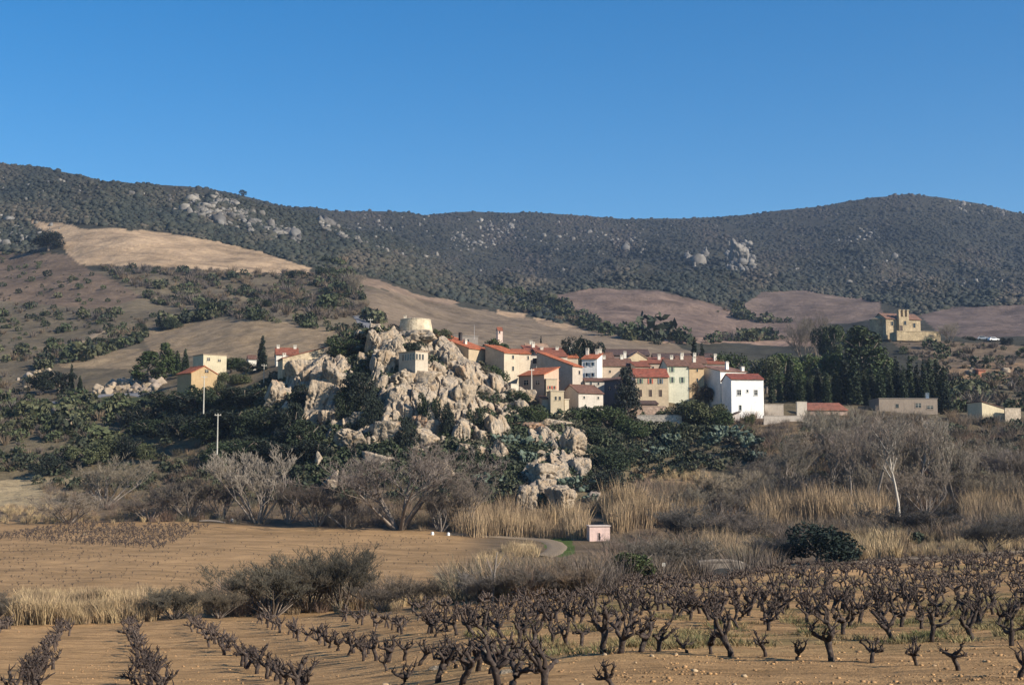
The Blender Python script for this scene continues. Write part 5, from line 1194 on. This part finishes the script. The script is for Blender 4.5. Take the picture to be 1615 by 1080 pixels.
for kind, px, top, base, w, c, lab in (
    ('bare_bush', 430, 868, 972, 150, (.085, .075, .055), 'left half of the large dark leafless bush behind the vineyard'), ('bare_bush', 540, 850, 962, 130, (.075, .068, .052), 'right and taller half of the large dark leafless bush behind the vineyard'), ('bare_bush', 485, 880, 965, 130, (.10, .08, .055), 'middle of the large dark leafless bush behind the vineyard'),
    ('bare_bush', 275, 918, 976, 100, (.09, .08, .06), 'smaller round leafless bush behind the left vine rows'), ('bare_bush', 345, 925, 975, 70, (.10, .085, .06), 'low leafless bush between the round bush and the large bush'), ('bare_bush', 665, 902, 958, 90, (.11, .09, .07), 'greyish leafless bush right of the large bush'), ('bare_bush', 600, 915, 962, 80, (.10, .08, .065), 'low leafless bush at the right foot of the large bush'),
    ('bare_bush', 760, 895, 950, 110, (.14, .125, .105), 'grey leafless bush below the track bend'), ('bare_bush', 840, 885, 945, 110, (.15, .125, .10), 'pale grey leafless bush under the farm track'), ('bare_bush', 900, 880, 940, 90, (.17, .13, .09), 'straw-coloured leafless bush left of the green round bush'),
    ('bare_bush', 1060, 838, 915, 120, (.10, .085, .07), 'dark leafless bush right of the green round bush'), ('bare_bush', 1080, 790, 858, 110, (.09, .08, .07), 'dark leafless bush right of the pink hut'), ('bare_bush', 1000, 845, 895, 90, (.13, .10, .08), 'brown leafless bush below the pink hut'), ('bare_bush', 1225, 840, 890, 90, (.09, .08, .07), 'leafless bush left of the dark evergreen by the track'),
    ('bare_bush', 1440, 790, 850, 140, (.08, .07, .062), 'dark leafless thicket behind the right straw grass'), ('bare_bush', 1560, 815, 868, 140, (.09, .08, .07), 'leafless bush at the right end above the vineyard'), ('bare_bush', 1620, 805, 860, 90, (.08, .07, .06), 'dark leafless bush cut by the right photo edge'), ('bare_bush', 1160, 800, 862, 110, (.11, .09, .075), 'grey leafless bush between the hut and the culvert'),
    ('bare_bush', -10, 930, 985, 60, (.13, .11, .085), 'leafless bush cut by the left photo edge')):
    tree(kind, 'leafless_bush', lab, px, top, base, w, c, gF, 'bush', y0=58, y1=230)
tree('shrub', 'evergreen_bush', 'dark round evergreen with a visible stem beside the track on the right', 1288, 818, 888, 104, (.014, .023, .017), 'evergreens by the track', 'bush', y0=120, y1=200, variant=0)
tree('round', 'green_bush', 'green round bush among the bare brush above the vineyard', 1005, 862, 925, 60, (.045, .058, .022), 'evergreens by the track', 'bush', y0=88, y1=170)

# ------------------------------------------------------------------ prickly pears on the south foot of the crag
def pear_mesh(seed):
    rg = np.random.default_rng(seed); V0, F0 = ICO[2]; Vs, Fs = [], []; off = 0
    tips = [(np.array([rg.uniform(-.5, .5), rg.uniform(-.4, .4), 0.]), np.array([rg.normal(0, .3), rg.normal(0, .3), 1.])) for _ in range(9)]
    for lev in range(4):
        nx = []
        for p, d in tips:
            d = d / np.linalg.norm(d); L = .17 * rg.uniform(.8, 1.25); a = np.cross(d, rg.normal(size=3)); a /= np.linalg.norm(a); n = np.cross(d, a)
            M = np.stack([a * L * .62, n * L * .16, d * L], 1); W = V0 @ M.T + p + d * L * .9
            Vs.append(W); Fs.append(F0 + off); off += len(V0)
            for _ in range(2 if lev < 2 else 1): nx.append((p + d * L * 1.7 + a * rg.normal(0, .07), d + rg.normal(0, .5, 3) + np.array([0, 0, .25])))
        tips = nx[:26]
    return np_mesh('prickly_pear', np.concatenate(Vs), np.concatenate(Fs), None, True)
PEARS = [pear_mesh(s) for s in (1, 2, 3)]
_m = NT('cactus_pads', .6, .3); _m.base(_m.mix((.10, .125, .09), (.06, .085, .06), _m.noise(_m.pos(), 1.2, 3, .6))); M_PEAR = _m.m
gP = 'prickly pears below the village'
for i, (px, base, w, lab) in enumerate(((800, 708, 56, 'left clump of grey-green prickly pear under the thin rock ledge'), (838, 712, 60, 'broad clump of grey-green prickly pear left of the ochre cliff block'), (820, 735, 60, 'prickly pear clump above the large pale outcrop'), (868, 730, 40, 'small prickly pear clump right above the large pale outcrop'),
                                        (775, 722, 50, 'prickly pear clump at the right edge of the boulders'), (905, 775, 60, 'prickly pear clump spilling down right of the large pale outcrop'), (880, 712, 34, 'small prickly pear clump against the ochre cliff block'), (1060, 704, 54, 'prickly pear clump below the low terrace wall'), (1040, 722, 46, 'prickly pear clump above the tan terrace'),
                                        (1150, 695, 60, 'pale prickly pear clump below the green bush of the tall white house'), (1180, 708, 60, 'pale prickly pear clump below the tall white house'), (1195, 728, 40, 'lower prickly pear clump right below the tall white house'), (1125, 700, 46, 'prickly pear clump left of the pale pair'), (935, 790, 30, 'small prickly pear clump at the foot of the slope'), (770, 770, 60, 'dull prickly pear clump left of the large pale outcrop'))):
    P = at(px, base, 226, 300); s = P.y / F
    o = link('prickly_pear', PEARS[i % 3], None, None)
    if not o.data.materials: o.data.materials.append(M_PEAR)
    o.location = P; k = w * s / 2.3; o.scale = (k * 1.25, k * 1.25, k * .8); o.rotation_euler = (0, 0, i * 1.3); tag(o, lab, 'cactus', gP)

# ------------------------------------------------------------------ reeds, straw, undergrowth (nobody could count them)
REED = [blades(500 + i, 46, 1.0, .26, .0065, .30, .30) for i in range(6)]
STRAW = [blades(520 + i, 60, 1.0, .35, .012, .45, .25) for i in range(6)]
BRUSH = [blades(540 + i, 90, 1.0, .75, .0075, .55, .30) for i in range(6)]
def lay(name, temps, zones, mat, cols, sz=1.0, field=None):
    A = []
    for poly, n, s in zones:
        _, _, X, Y, Z = sample(poly, n); A.append((X, Y, Z, s * RNG.uniform(.7, 1.2, len(X))))
    X, Y, Z, S = [np.concatenate([a[i] for a in A]) for i in range(4)]
    S = S * np.clip(1 + .75 * fbm(X / 3.2, Y / 3.2, None, 3, 171), .35, 1.5); q_ = RNG.random(len(X)) < np.clip(.75 + 1.3 * fbm(X / 5, Y / 5, None, 3, 181), .12, 1); X, Y, Z, S = X[q_], Y[q_], Z[q_], S[q_]
    f = np.clip(.5 + .8 * fbm(X / 6, Y / 6, None, 3, 131), 0, 1)
    return scatter(name, temps, X, Y, Z, S, mixcol(len(X), cols, None, .2, f), mat, sz=np.full(len(X), sz))
lay('reeds', REED, [([(716, 815), (760, 822), (905, 826), (918, 838), (915, 850), (720, 846)], 480, 3.9), ([(965, 812), (1090, 806), (1100, 830), (970, 840)], 260, 4.2), ([(1190, 812), (1300, 808), (1390, 812), (1390, 836), (1200, 836)], 430, 4.2),
                    ([(1525, 805), (1640, 800), (1640, 832), (1528, 832)], 300, 4.0), ([(1120, 874), (1206, 872), (1208, 892), (1120, 894)], 150, 2.6)], M_STRAW, [(.34, .245, .14), (.28, .20, .12), (.21, .155, .10)])
lay('straw_grass', STRAW, [([(28, 950), (235, 948), (240, 980), (110, 984), (20, 985)], 900, 1.15), ([(240, 945), (700, 935), (700, 962), (250, 976)], 350, .8), ([(1330, 850), (1440, 846), (1420, 882), (1330, 884)], 260, 1.7), ([(1440, 850), (1615, 845), (1640, 872), (1430, 880)], 300, 1.1),
                          ([(700, 905), (960, 885), (960, 930), (720, 945)], 260, 1.1), ([(740, 880), (830, 862), (850, 880), (760, 905)], 120, 1.2), ([(0, 800), (110, 800), (330, 815), (330, 826), (0, 826)], 200, 1.0), ([(990, 745), (1110, 738), (1120, 765), (1000, 775)], 90, 1.2)], M_STRAW, [(.40, .30, .165), (.33, .24, .135), (.25, .18, .11)])
lay('stream_brush', BRUSH, [([(60, 770), (330, 770), (720, 800), (720, 840), (330, 824), (60, 822)], 480, 1.6), ([(470, 770), (640, 770), (720, 800), (700, 836), (480, 830)], 160, 1.8), ([(940, 770), (1640, 770), (1640, 810), (940, 812)], 620, 2.4), ([(1200, 690), (1640, 690), (1640, 770), (1200, 770)], 760, 2.3), ([(960, 855), (1220, 850), (1220, 905), (1080, 915), (960, 930)], 420, 2.2),
                           ([(1270, 656), (1640, 664), (1640, 700), (1270, 700)], 520, 2.0), ([(1220, 840), (1640, 832), (1640, 850), (1220, 860)], 320, 2.4), ([(250, 700), (520, 720), (500, 790), (240, 770)], 200, 1.7), ([(700, 912), (960, 900), (950, 940), (720, 950)], 260, 1.7), ([(330, 940), (640, 930), (640, 965), (340, 972)], 180, 1.3), ([(960, 790), (1130, 780), (1200, 800), (1100, 830)], 200, 2.6), ([(1100, 640), (1300, 660), (1300, 700), (1200, 720)], 120, 1.8)],
    M_STRAW, [(.10, .08, .066), (.15, .12, .095), (.22, .155, .095), (.12, .105, .07), (.17, .115, .085)])
lay('evergreen_undergrowth', CLUMP, [([(60, 720), (330, 690), (520, 720), (720, 760), (720, 800), (480, 800), (330, 790), (60, 770)], 330, 1.3), ([(900, 650), (1120, 660), (1200, 690), (1200, 730), (960, 770), (900, 740)], 420, 1.4), ([(1220, 690), (1640, 670), (1640, 760), (1220, 760)], 240, 1.4), ([(750, 720), (860, 700), (830, 790), (760, 800)], 160, 1.3), ([(1120, 840), (1500, 835), (1500, 855), (1120, 868)], 90, 1.0), ([(200, 640), (430, 620), (440, 700), (210, 690)], 260, 1.5)],
    M_NEARLEAF, [(.028, .036, .022), (.042, .05, .028), (.06, .062, .035), (.05, .046, .034)])

# ------------------------------------------------------------------ farm track, its cut bank, culvert, kerb stones
def strip(name, path, wid, mat, lift=.05, y0=60, y1=400, kind='structure'):
    P = [at(px, py, y0, y1) for px, py in path]; pts = []
    for i in range(len(P) - 1):
        n = max(2, int((P[i + 1] - P[i]).length / .8)); pts += [P[i].lerp(P[i + 1], k / n) for k in range(n)]
    pts.append(P[-1]); A = np.array([[p.x, p.y] for p in pts]); A = gauss(A, 2.0, 0)
    t = np.gradient(A, axis=0); t /= np.linalg.norm(t, axis=1)[:, None] + 1e-9; nrm = np.stack([-t[:, 1], t[:, 0]], 1); cols_ = np.linspace(-wid / 2, wid / 2, 7); V = []
    for c in cols_:
        q = A + nrm * (c + .12 * fbm(A[:, 0] * .6, A[:, 1] * .6 + c, None, 2, 3)[:, None]); z = ground_z(q[:, 0], q[:, 1]) + lift + (.06 if abs(c) < wid / 2 - .01 else -.06); V.append(np.stack([q[:, 0], q[:, 1], z], 1))
    V = np.stack(V, 1); n = len(A); idx = np.arange(n * 7).reshape(n, 7)
    Fc = np.stack([idx[:-1, :-1], idx[:-1, 1:], idx[1:, 1:], idx[1:, :-1]], -1).reshape(-1, 4)
    return tag(link(name, np_mesh(name, V.reshape(-1, 3), Fc, None, True), None, mat), kind=kind)
_m = NT('track_gravel', .95, .1); _n = _m.noise(_m.pos(), 1.5, 6, .65); _m.base(_m.mix((.225, .175, .125), (.175, .135, .09), _n)).bump(_m.noise(_m.pos(), 9, 4, .6), .5, .04); M_TRACK = _m.m
_m = NT('asphalt', .9, .2); _m.base(_m.mix((.13, .13, .14), (.18, .175, .175), _m.noise(_m.pos(), 1.2, 5, .6))); M_ROAD = _m.m
strip('farm_track', [(852, 878), (872, 872), (880, 862), (872, 855), (850, 850), (820, 848), (760, 845), (700, 841)], 2.6, M_TRACK, .06, 150, 215)
strip('hill_road', [(-60, 644), (30, 639), (90, 634), (140, 628), (200, 622), (250, 614)], 4.0, M_ROAD, .10, 300, 400)
strip('upper_road', [(584, 524), (577, 512), (568, 500), (560, 490)], 5.0, M_ROAD, .12, 345, 520)
strip('field_path', [(1165, 897), (1230, 893), (1330, 888), (1420, 882), (1540, 875), (1640, 868)], 2.0, M_TRACK, .08, 98, 150)
strip('hillside_track', [(118, 548), (130, 538), (146, 530), (160, 522)], 3.0, M_TRACK, .12, 360, 650)
V, Fc = rock_shape(1500, 4, 9, .14, .05, 3); P = at(822, 862, 150, 200); s = P.y / F
o = link('cut_bank', np_mesh('cut_bank', V * np.array([22 * s, 1.6, 8 * s]), Fc), None, limestone('bank_earth', (.50, .38, .23), (.40, .28, .15), .8)); o.location = P; tag(o, 'bare yellowish cut bank at the bend of the farm track', 'bank')
P = Vector(tuple(map(float, unproj(1140, 905, 112)))); s = P.y / F
e = empty('culvert', P, math.radians(10), 'low concrete culvert with a curved parapet at the edge of the vineyard', 'culvert'); pm = plain('old_concrete', (.17, .145, .12), .9, .1)
arc = [(1.25 * math.cos(a), .62 * math.sin(a)) for a in np.linspace(0, math.pi, 12)]
MB().prism([(-1.8, -1)] + [(-1.8, .85), (1.8, .85), (1.8, -1)], 0, .35, 'y').build('headwall', pm, e)
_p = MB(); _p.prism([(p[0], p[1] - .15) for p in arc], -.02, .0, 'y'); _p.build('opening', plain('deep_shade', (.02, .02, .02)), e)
_p = MB(); _p.tube([(-1.9, .17, .9), (-.8, .17, 1.0), (.6, .17, 1.0), (1.5, .17, .85), (2.2, .17, .5), (2.5, .17, 0)], [.16] * 6, 8); _p.build('parapet', pm, e)
for px, py, lab in ((552, 831, 'white kerb stone at the field edge under the large spreading tree'), (682, 843, 'left of two close white kerb stones at the field edge'), (707, 844, 'right of two close white kerb stones at the field edge'), (813, 843, 'white kerb stone where the farm track meets the field'), (366, 822, 'pale kerb stone at the field edge below the grey fan tree')):
    P = at(px, py, 170, 230); b = MB(); b.lathe([(.22, -.3), (.22, .22), (.18, .36), (.08, .42)], 10); o = b.build('kerb_stone', plain('white_paint', (.75, .73, .68))); o.location = P; tag(o, lab, 'marker stone', 'white stones along the field edge')
P = at(1047, 918, 92, 140); s = P.y / F; b = MB(); h = 26 * s
b.tube([(0, 0, -.3), (0, 0, h)], [.05, .045], 8); o = b.build('marker_post', plain('weathered_wood', (.30, .26, .21))); o.location = P; tag(o, 'thin weathered post standing in the brush above the vineyard', 'post'); MB().box(-.12, .12, -.05, .05, h - .05, h + .2).build('cap', plain('pale_cap', (.45, .42, .36)), o)
for px, top, base, lean, lab in ((776, 872, 950, .10, 'tall pale dead trunk leaning in the bushes below the track'), (1348, 852, 884, .1, 'pale bare sapling left of the yellow straw clump')):
    P = at(px, base, 62, 160); s = P.y / F; h = (base - top) * s; b = MB(); b.tube([(0, 0, -.2), (lean * h * .4, 0, h * .5), (lean * h, 0, h)], [.07, .055, .02], 7); b.tube([(lean * h * .4, 0, h * .5), (lean * h - .5, .1, h * .9)], [.04, .012], 5); b.tube([(lean * h * .6, 0, h * .65), (lean * h + .35, .1, h * .95)], [.03, .01], 5)
    o = b.build('dead_trunk', M_GREYBARK); o.location = P; tag(o, lab, 'dead tree', 'pale dead trunks')
P = at(335, 824, 195, 225); b = MB(); b.tube([(-1.9, 0, .25), (-.6, .1, .30), (.7, 0, .2), (1.9, -.1, .02)], [.10, .16, .15, .08], 7); o = b.build('fallen_log', M_GREYBARK); o.location = P; tag(o, 'pale fallen log on the far edge of the brown field', 'log')

# ------------------------------------------------------------------ vineyard
def vine_mesh(seed, fine=True):
    rg = random.Random(seed); b = MB(); k = 7 if fine else 4
    h = rg.uniform(.24, .42); lx, ly = rg.uniform(-.16, .16), rg.uniform(-.12, .12)
    tr = [(0, 0, -.08), (lx * .2 + rg.uniform(-.02, .02), ly * .2, h * .3), (lx * .7, ly * .6 + rg.uniform(-.02, .02), h * .65), (lx, ly, h)]
    b.tube(tr, [.064, .050 * rg.uniform(.9, 1.2), .052, .070], k)
    n = rg.randint(4, 6); a0 = rg.uniform(0, 6.28)
    for i in range(n):
        a = a0 + 6.283 * i / n + rg.uniform(-.5, .5); L = rg.uniform(.22, .46); up = rg.uniform(.0, .27)
        p = Vector((lx, ly, h - .02)); pts = [p]; rad = [.048]; m = 5 if fine else 3; d = Vector((math.cos(a), math.sin(a), .1))
        for j in range(m):
            d = (d + Vector((rg.uniform(-.8, .8), rg.uniform(-.8, .8), rg.uniform(-.35, .75)))).normalized()
            p = p + Vector((d.x * L / m, d.y * L / m, up / m + d.z * .04)); pts.append(p); rad.append(.040 * (1 - .09 * j) * rg.uniform(.7, 1.35))
        rad[-1] = .040 * rg.uniform(.9, 1.2); b.tube(pts, rad, k - 1 if fine else 4)
        for q in range(rg.randint(3, 6) if fine else 2):                     # pruned spurs on the knuckle
            s0 = pts[-1 - (q % 2)]; dd = Vector((rg.uniform(-.8, .8), rg.uniform(-.8, .8), rg.uniform(.2, 1))).normalized() * rg.uniform(.06, .24)
            b.tube([s0, s0 + dd * .55 + Vector((rg.uniform(-.02, .02), rg.uniform(-.02, .02), 0)), s0 + dd], [.018, .013, .008], 4 if fine else 3)
    return b.mesh('vine_stock', fine)
VINES = [vine_mesh(600 + i) for i in range(16)]
_lm = [vine_mesh(700 + i, False) for i in range(6)]
def tri_arrays(me):
    me.calc_loop_triangles(); V = np.empty(len(me.vertices) * 3); me.vertices.foreach_get('co', V); T = np.empty(len(me.loop_triangles) * 3, np.int32); me.loop_triangles.foreach_get('vertices', T); return V.reshape(-1, 3), T.reshape(-1, 3)
VLOW = [tri_arrays(m) for m in _lm]
for m in _lm: bpy.data.meshes.remove(m)
_m = NT('vine_bark_far', .9, .1); _m.base(_m.mix((.062, .046, .039), (.135, .106, .084), _m.ramp(_m.noise(_m.pos(), 9, 4, .6), [(.45, 0.), (.7, 1.)]))); M_VINEFAR = _m.m
_m = NT('vine_bark', .88, .12); _n = _m.noise(_m.pos(), 26, 5, .65); _m.base(_m.mix((.042, .031, .027), (.105, .086, .072), _m.ramp(_m.noise(_m.pos(), 13, 4, .6), [(.48, 0.), (.72, 1.)]))).bump(_n, .9, .02); M_VINE = _m.m

FRONT = [(952, 1030, 'left end vine of the front right row, beside three close trunks'), (978, 1030, 'front-row vine with a forked head near the left end of the right row'), (1011, 1028, 'front-row vine with a thick straight trunk right of the forked one'), (1039, 1027, 'front-row vine leaning left before the gap in the right row'),
         (1084, 1029, 'low stubby vine in the gap of the front right row'), (1121, 1031, 'tall front-row vine with wide spreading arms right of the low stubby vine'), (1154, 1035, 'front-row vine with two raised arms like a fork'), (1208, 1035, 'very short pruned vine stump in the front right row'),
         (1257, 1040, 'wide-armed vine right of the short pruned stump'), (1312, 1042, 'bent vine next to the wide-armed one'), (1375, 1045, 'upright vine with a straight trunk casting a long shadow, lower right'), (1446, 1049, 'vine leaning right beside the upright one, lower right'), (1512, 1057, 'bent hook-shaped vine near the lower right corner'), (1608, 1068, 'vine cut by the right photo edge at the lower corner'),
         (1329, 1000, 'second-row vine above the bent vine on the right'), (1408, 1009, 'second-row vine above the upright vine on the right'), (1470, 1012, 'second-row vine leaning right with a pale cut arm'), (1532, 1009, 'second-row vine with a tall curved trunk near the right edge'), (1595, 1018, 'second-row vine nearest the right photo edge'),
         (858, 1084, 'heavy vine with a long raised left arm at the bottom centre'), (808, 1083, 'vine at the bottom centre with a tall bare arm'), (785, 1080, 'vine at the bottom centre just left of the tall bare arm'), (729, 1079, 'leaning vine with a long diagonal trunk at the bottom centre'), (690, 1076, 'vine with twisted twin trunks left of the leaning diagonal one'), (635, 1084, 'vine cut by the lower photo edge left of centre'), (610, 1058, 'vine behind the cut one at lower left of centre'), (968, 1088, 'small stump cut by the lower photo edge, right of centre')]
_pos = []
for px, py, lab in FRONT:
    P = at(px, py, 14, 60); _pos.append((P, lab, 1.0 if 'low' not in lab and 'short' not in lab and 'small' not in lab else .62))
used = [(p[0].x, p[0].y) for p in _pos]
rows = []
d = np.array([-.285, 1.0]); d /= np.linalg.norm(d); nrm = np.array([d[1], -d[0]])
A0 = at(50, 1079, 20, 70)
def edge_Y(px): return np.interp(px, [-640, 0, 200, 400, 600, 760, 860, 1000, 1200, 1400, 1615, 2200], [74, 74, 72, 68, 62, 65, 68, 76, 90, 95, 100, 102])
for r in range(-2, 40):                                                       # rows run towards the far left
    off = r * 2.95
    for k in range(-26, 82):
        q = np.array([A0.x, A0.y]) + nrm * off + d * (k * 1.0)
        jx, jy = random.gauss(0, .16), random.gauss(0, .20)
        x, y = q[0] + jx, q[1] + jy
        if y < 15 or y > 106 or abs(x) > 60: continue
        z = float(ground_z(x, y)[0]); px, py = [float(v) for v in proj(x, y, z)]
        if not (-160 < px < 1850) or y > edge_Y(px) - .5 or py > 1120: continue
        lowlim = np.interp(px, [-60, 430, 470, 640, 880, 940, 1300, 1690], [1125, 1125, 1100, 1088, 1060, 1006, 990, 1000])
        if py > lowlim: continue
        if random.random() < (.06 if r < 3 else .10): continue
        rows.append((x, y, z, px, py, r))
for r in range(60):                                                           # the plot on the right is planted closer
    for k in range(140):
        x = -6 + .62 * k + random.gauss(0, .22) + (r % 2) * .3; y = 27.5 + r * 1.35 + random.gauss(0, .22) - .28 * (k * .62)
        if y < 24 or y > 104: continue
        z = float(ground_z(x, y)[0]); px, py = [float(v) for v in proj(x, y, z)]
        if not (640 < px < 1850) or y > edge_Y(px) - .4: continue
        if py > np.interp(px, [640, 880, 940, 1300, 1690], [985, 1000, 990, 985, 1000]): continue
        if random.random() < .66 + .16 * math.sin(px * .02 + y * .3): continue
        rows.append((x, y, z, px, py, 99))
keep = []
for q in rows:
    if min((q[0] - a) ** 2 + (q[1] - b) ** 2 for a, b in used) < .30: continue
    keep.append(q); used.append((q[0], q[1])) if len(used) < 1400 else None
keep.sort(key=lambda q: q[1])
ROWLAB = {0: 'bare vine in the second full row from the left photo edge', 1: 'bare vine in the lone row at the lower left, right of the second full row', -1: 'bare vine in the row cut by the left photo edge', 2: 'bare vine in the dense curving row at the lower left of centre'}
def place_vine(P, lab, sc, grp, i):
    o = bpy.data.objects.new('vine_stock', VINES[i % len(VINES)]); COL.objects.link(o)
    if not o.data.materials: o.data.materials.append(M_VINE)
    o.location = P; o.rotation_euler = (random.uniform(-.14, .14), random.uniform(-.14, .14), random.uniform(0, 6.28)); s = sc * (random.uniform(.88, 1.12) if i < 27 else random.uniform(.70, 1.0)); o.scale = (s * 1.08, s * 1.08, s); tag(o, lab, 'vine', grp)
n = 0
for P, lab, sc in _pos: place_vine(P, lab, sc, 'front vines of the vineyard', n); n += 1
for q in keep[:268]:
    lab = ROWLAB.get(q[5]) or ('bare vine in the dense middle of the vineyard, behind the bottom centre vines' if q[3] < 930 else 'bare vine in the crowded rows behind the front right row')
    place_vine(Vector(q[:3]), lab, 1.0, {0: 'vines of the second left row', 1: 'vines of the lone left row', -1: 'vines of the leftmost row', 2: 'vines of the dense curving row'}.get(q[5]) or ('vines in the middle of the vineyard' if q[3] < 930 else 'vines on the right of the vineyard'), n); n += 1
rest = keep[268:]
if rest:
    R = np.array([q[:3] for q in rest]); o = scatter('distant_vines', VLOW, R[:, 0], R[:, 1], R[:, 2], RNG.uniform(.68, .98, len(R)), np.full((len(R), 3), .1), M_VINEFAR)
# young vines in lines on the far brown field
def far_plot():
    X, Y, Z = [], [], []
    for r in range(105):
        for k in range(190):
            Yy = 95 + r * 1.2 + random.gauss(0, .1); Xx = -85 + k * .95 + r * .25 + random.gauss(0, .12)
            X.append(Xx); Y.append(Yy)
    X = np.array(X); Y = np.array(Y); Z = ground_z(X, Y); px, py = proj(X, Y, Z)
    top = inpoly(px, py, [(-100, 822), (150, 824), (330, 830), (250, 868), (120, 858), (-100, 846)]) & (RNG.random(len(X)) < .8)
    low = inpoly(px, py, [(-100, 850), (330, 832), (700, 848), (760, 880), (640, 905), (300, 935), (-100, 942)]) & (RNG.random(len(X)) < np.clip(.22 + .5 * fbm(X / 9, Y / 14, None, 3, 191), .02, .6)) & ~top
    m = top | low; S_ = np.where(top, RNG.uniform(.6, .95, len(X)), RNG.uniform(.22, .42, len(X)))
    X, Y, Z = X[m], Y[m], Z[m]; scatter('young_vines', VLOW, X, Y, Z, S_[m], np.full((len(X), 3), .1), M_VINEFAR)
far_plot()
# clods, stones and green weeds on the vineyard soil
CLOD = [rock_shape(800 + i, 1, 8, .25, .0, 2.0) for i in range(6)] ; CL2 = [rock_shape(820 + i, 2, 9, .2, .05, 2.2) for i in range(6)]
def clods():
    _, _, X, Y, Z = sample([(-50, 985), (300, 975), (640, 960), (950, 930), (1615, 900), (1650, 1100), (-50, 1100)], 7000, dens=lambda a, b: np.clip(.1 + 2.0 * fbm(a / 90, b / 5, None, 3, 141), .03, 1))
    S = np.clip(RNG.gamma(1.4, .012, len(X)), .008, .06); scatter('soil_clods', CLOD, X, Y, Z + S * .1, S, mixcol(len(X), [(.33, .195, .09), (.25, .15, .072), (.37, .22, .10)], None, .2), M_HILLROCK, sz=RNG.uniform(.5, .9, len(X)))
    _, _, X, Y, Z = sample([(-50, 990), (640, 965), (1615, 940), (1650, 1095), (-50, 1095)], 80); S = np.clip(RNG.gamma(1.6, .022, len(X)), .02, .16)
    scatter('pale_stones', CL2, X, Y, Z + S * .15, S, mixcol(len(X), [(.38, .28, .17), (.34, .24, .14), (.32, .22, .125)], None, .15), M_HILLROCK, sz=RNG.uniform(.45, .8, len(X)))
    WEED = [blades(560 + i, 46, .22, .22, .010, .8, .30) for i in range(5)]
    px, py, X, Y, Z = sample([(760, 960), (1000, 955), (1100, 970), (1650, 940), (1650, 1010), (1100, 1020), (820, 1040), (740, 1000)], 550, dens=lambda a, b: np.clip(-.15 + 2.2 * fbm(a / 40, b / 9, None, 3, 151), 0.01, 1))
    scatter('weeds', WEED, X, Y, Z, RNG.uniform(.5, 1.1, len(X)), mixcol(len(X), [(.085, .09, .035), (.17, .14, .065), (.24, .175, .085)], None, .2), M_STRAW)
clods()
for px, py, w, h, lab in ((775, 1022, 48, 22, 'large pale flat boulder lying between the vines at the bottom centre'), (690, 1050, 30, 10, 'flat pale stone left of the large pale boulder'), (800, 1056, 30, 12, 'small pale stone under the large pale boulder')):
    P = at(px, py + h * .4, 18, 60); s = P.y / F; V, Fc = rock_shape(px, 4, 11, .08, .03, 2.5); o = link('pale_boulder', np_mesh('pale_boulder', V * np.array([w * s * .55, w * s * .4, h * s * .6]), Fc, None, True), None, limestone('field_stone', (.52, .44, .34), (.42, .33, .23), 3.0)); o.location = P; tag(o, lab, 'boulder', 'pale stones between the vines')

# ------------------------------------------------------------------ the air between the camera and the mountains
b = MB(); b.box(-5200, 5200, -60, 6000, -260, 760); o = b.build('haze', None)
m = bpy.data.materials.new('haze_air'); m.use_nodes = True; nt = m.node_tree
for x in list(nt.nodes):
    if x.type == 'BSDF_PRINCIPLED': nt.nodes.remove(x)
pv = nt.nodes.new('ShaderNodeVolumePrincipled'); pv.inputs['Color'].default_value = (.50, .68, 1.0, 1); pv.inputs['Density'].default_value = HAZE; pv.inputs['Anisotropy'].default_value = 0.1
nt.links.new(pv.outputs[0], next(x for x in nt.nodes if x.type == 'OUTPUT_MATERIAL').inputs['Volume']); o.data.materials.append(m); tag(o, kind='stuff')
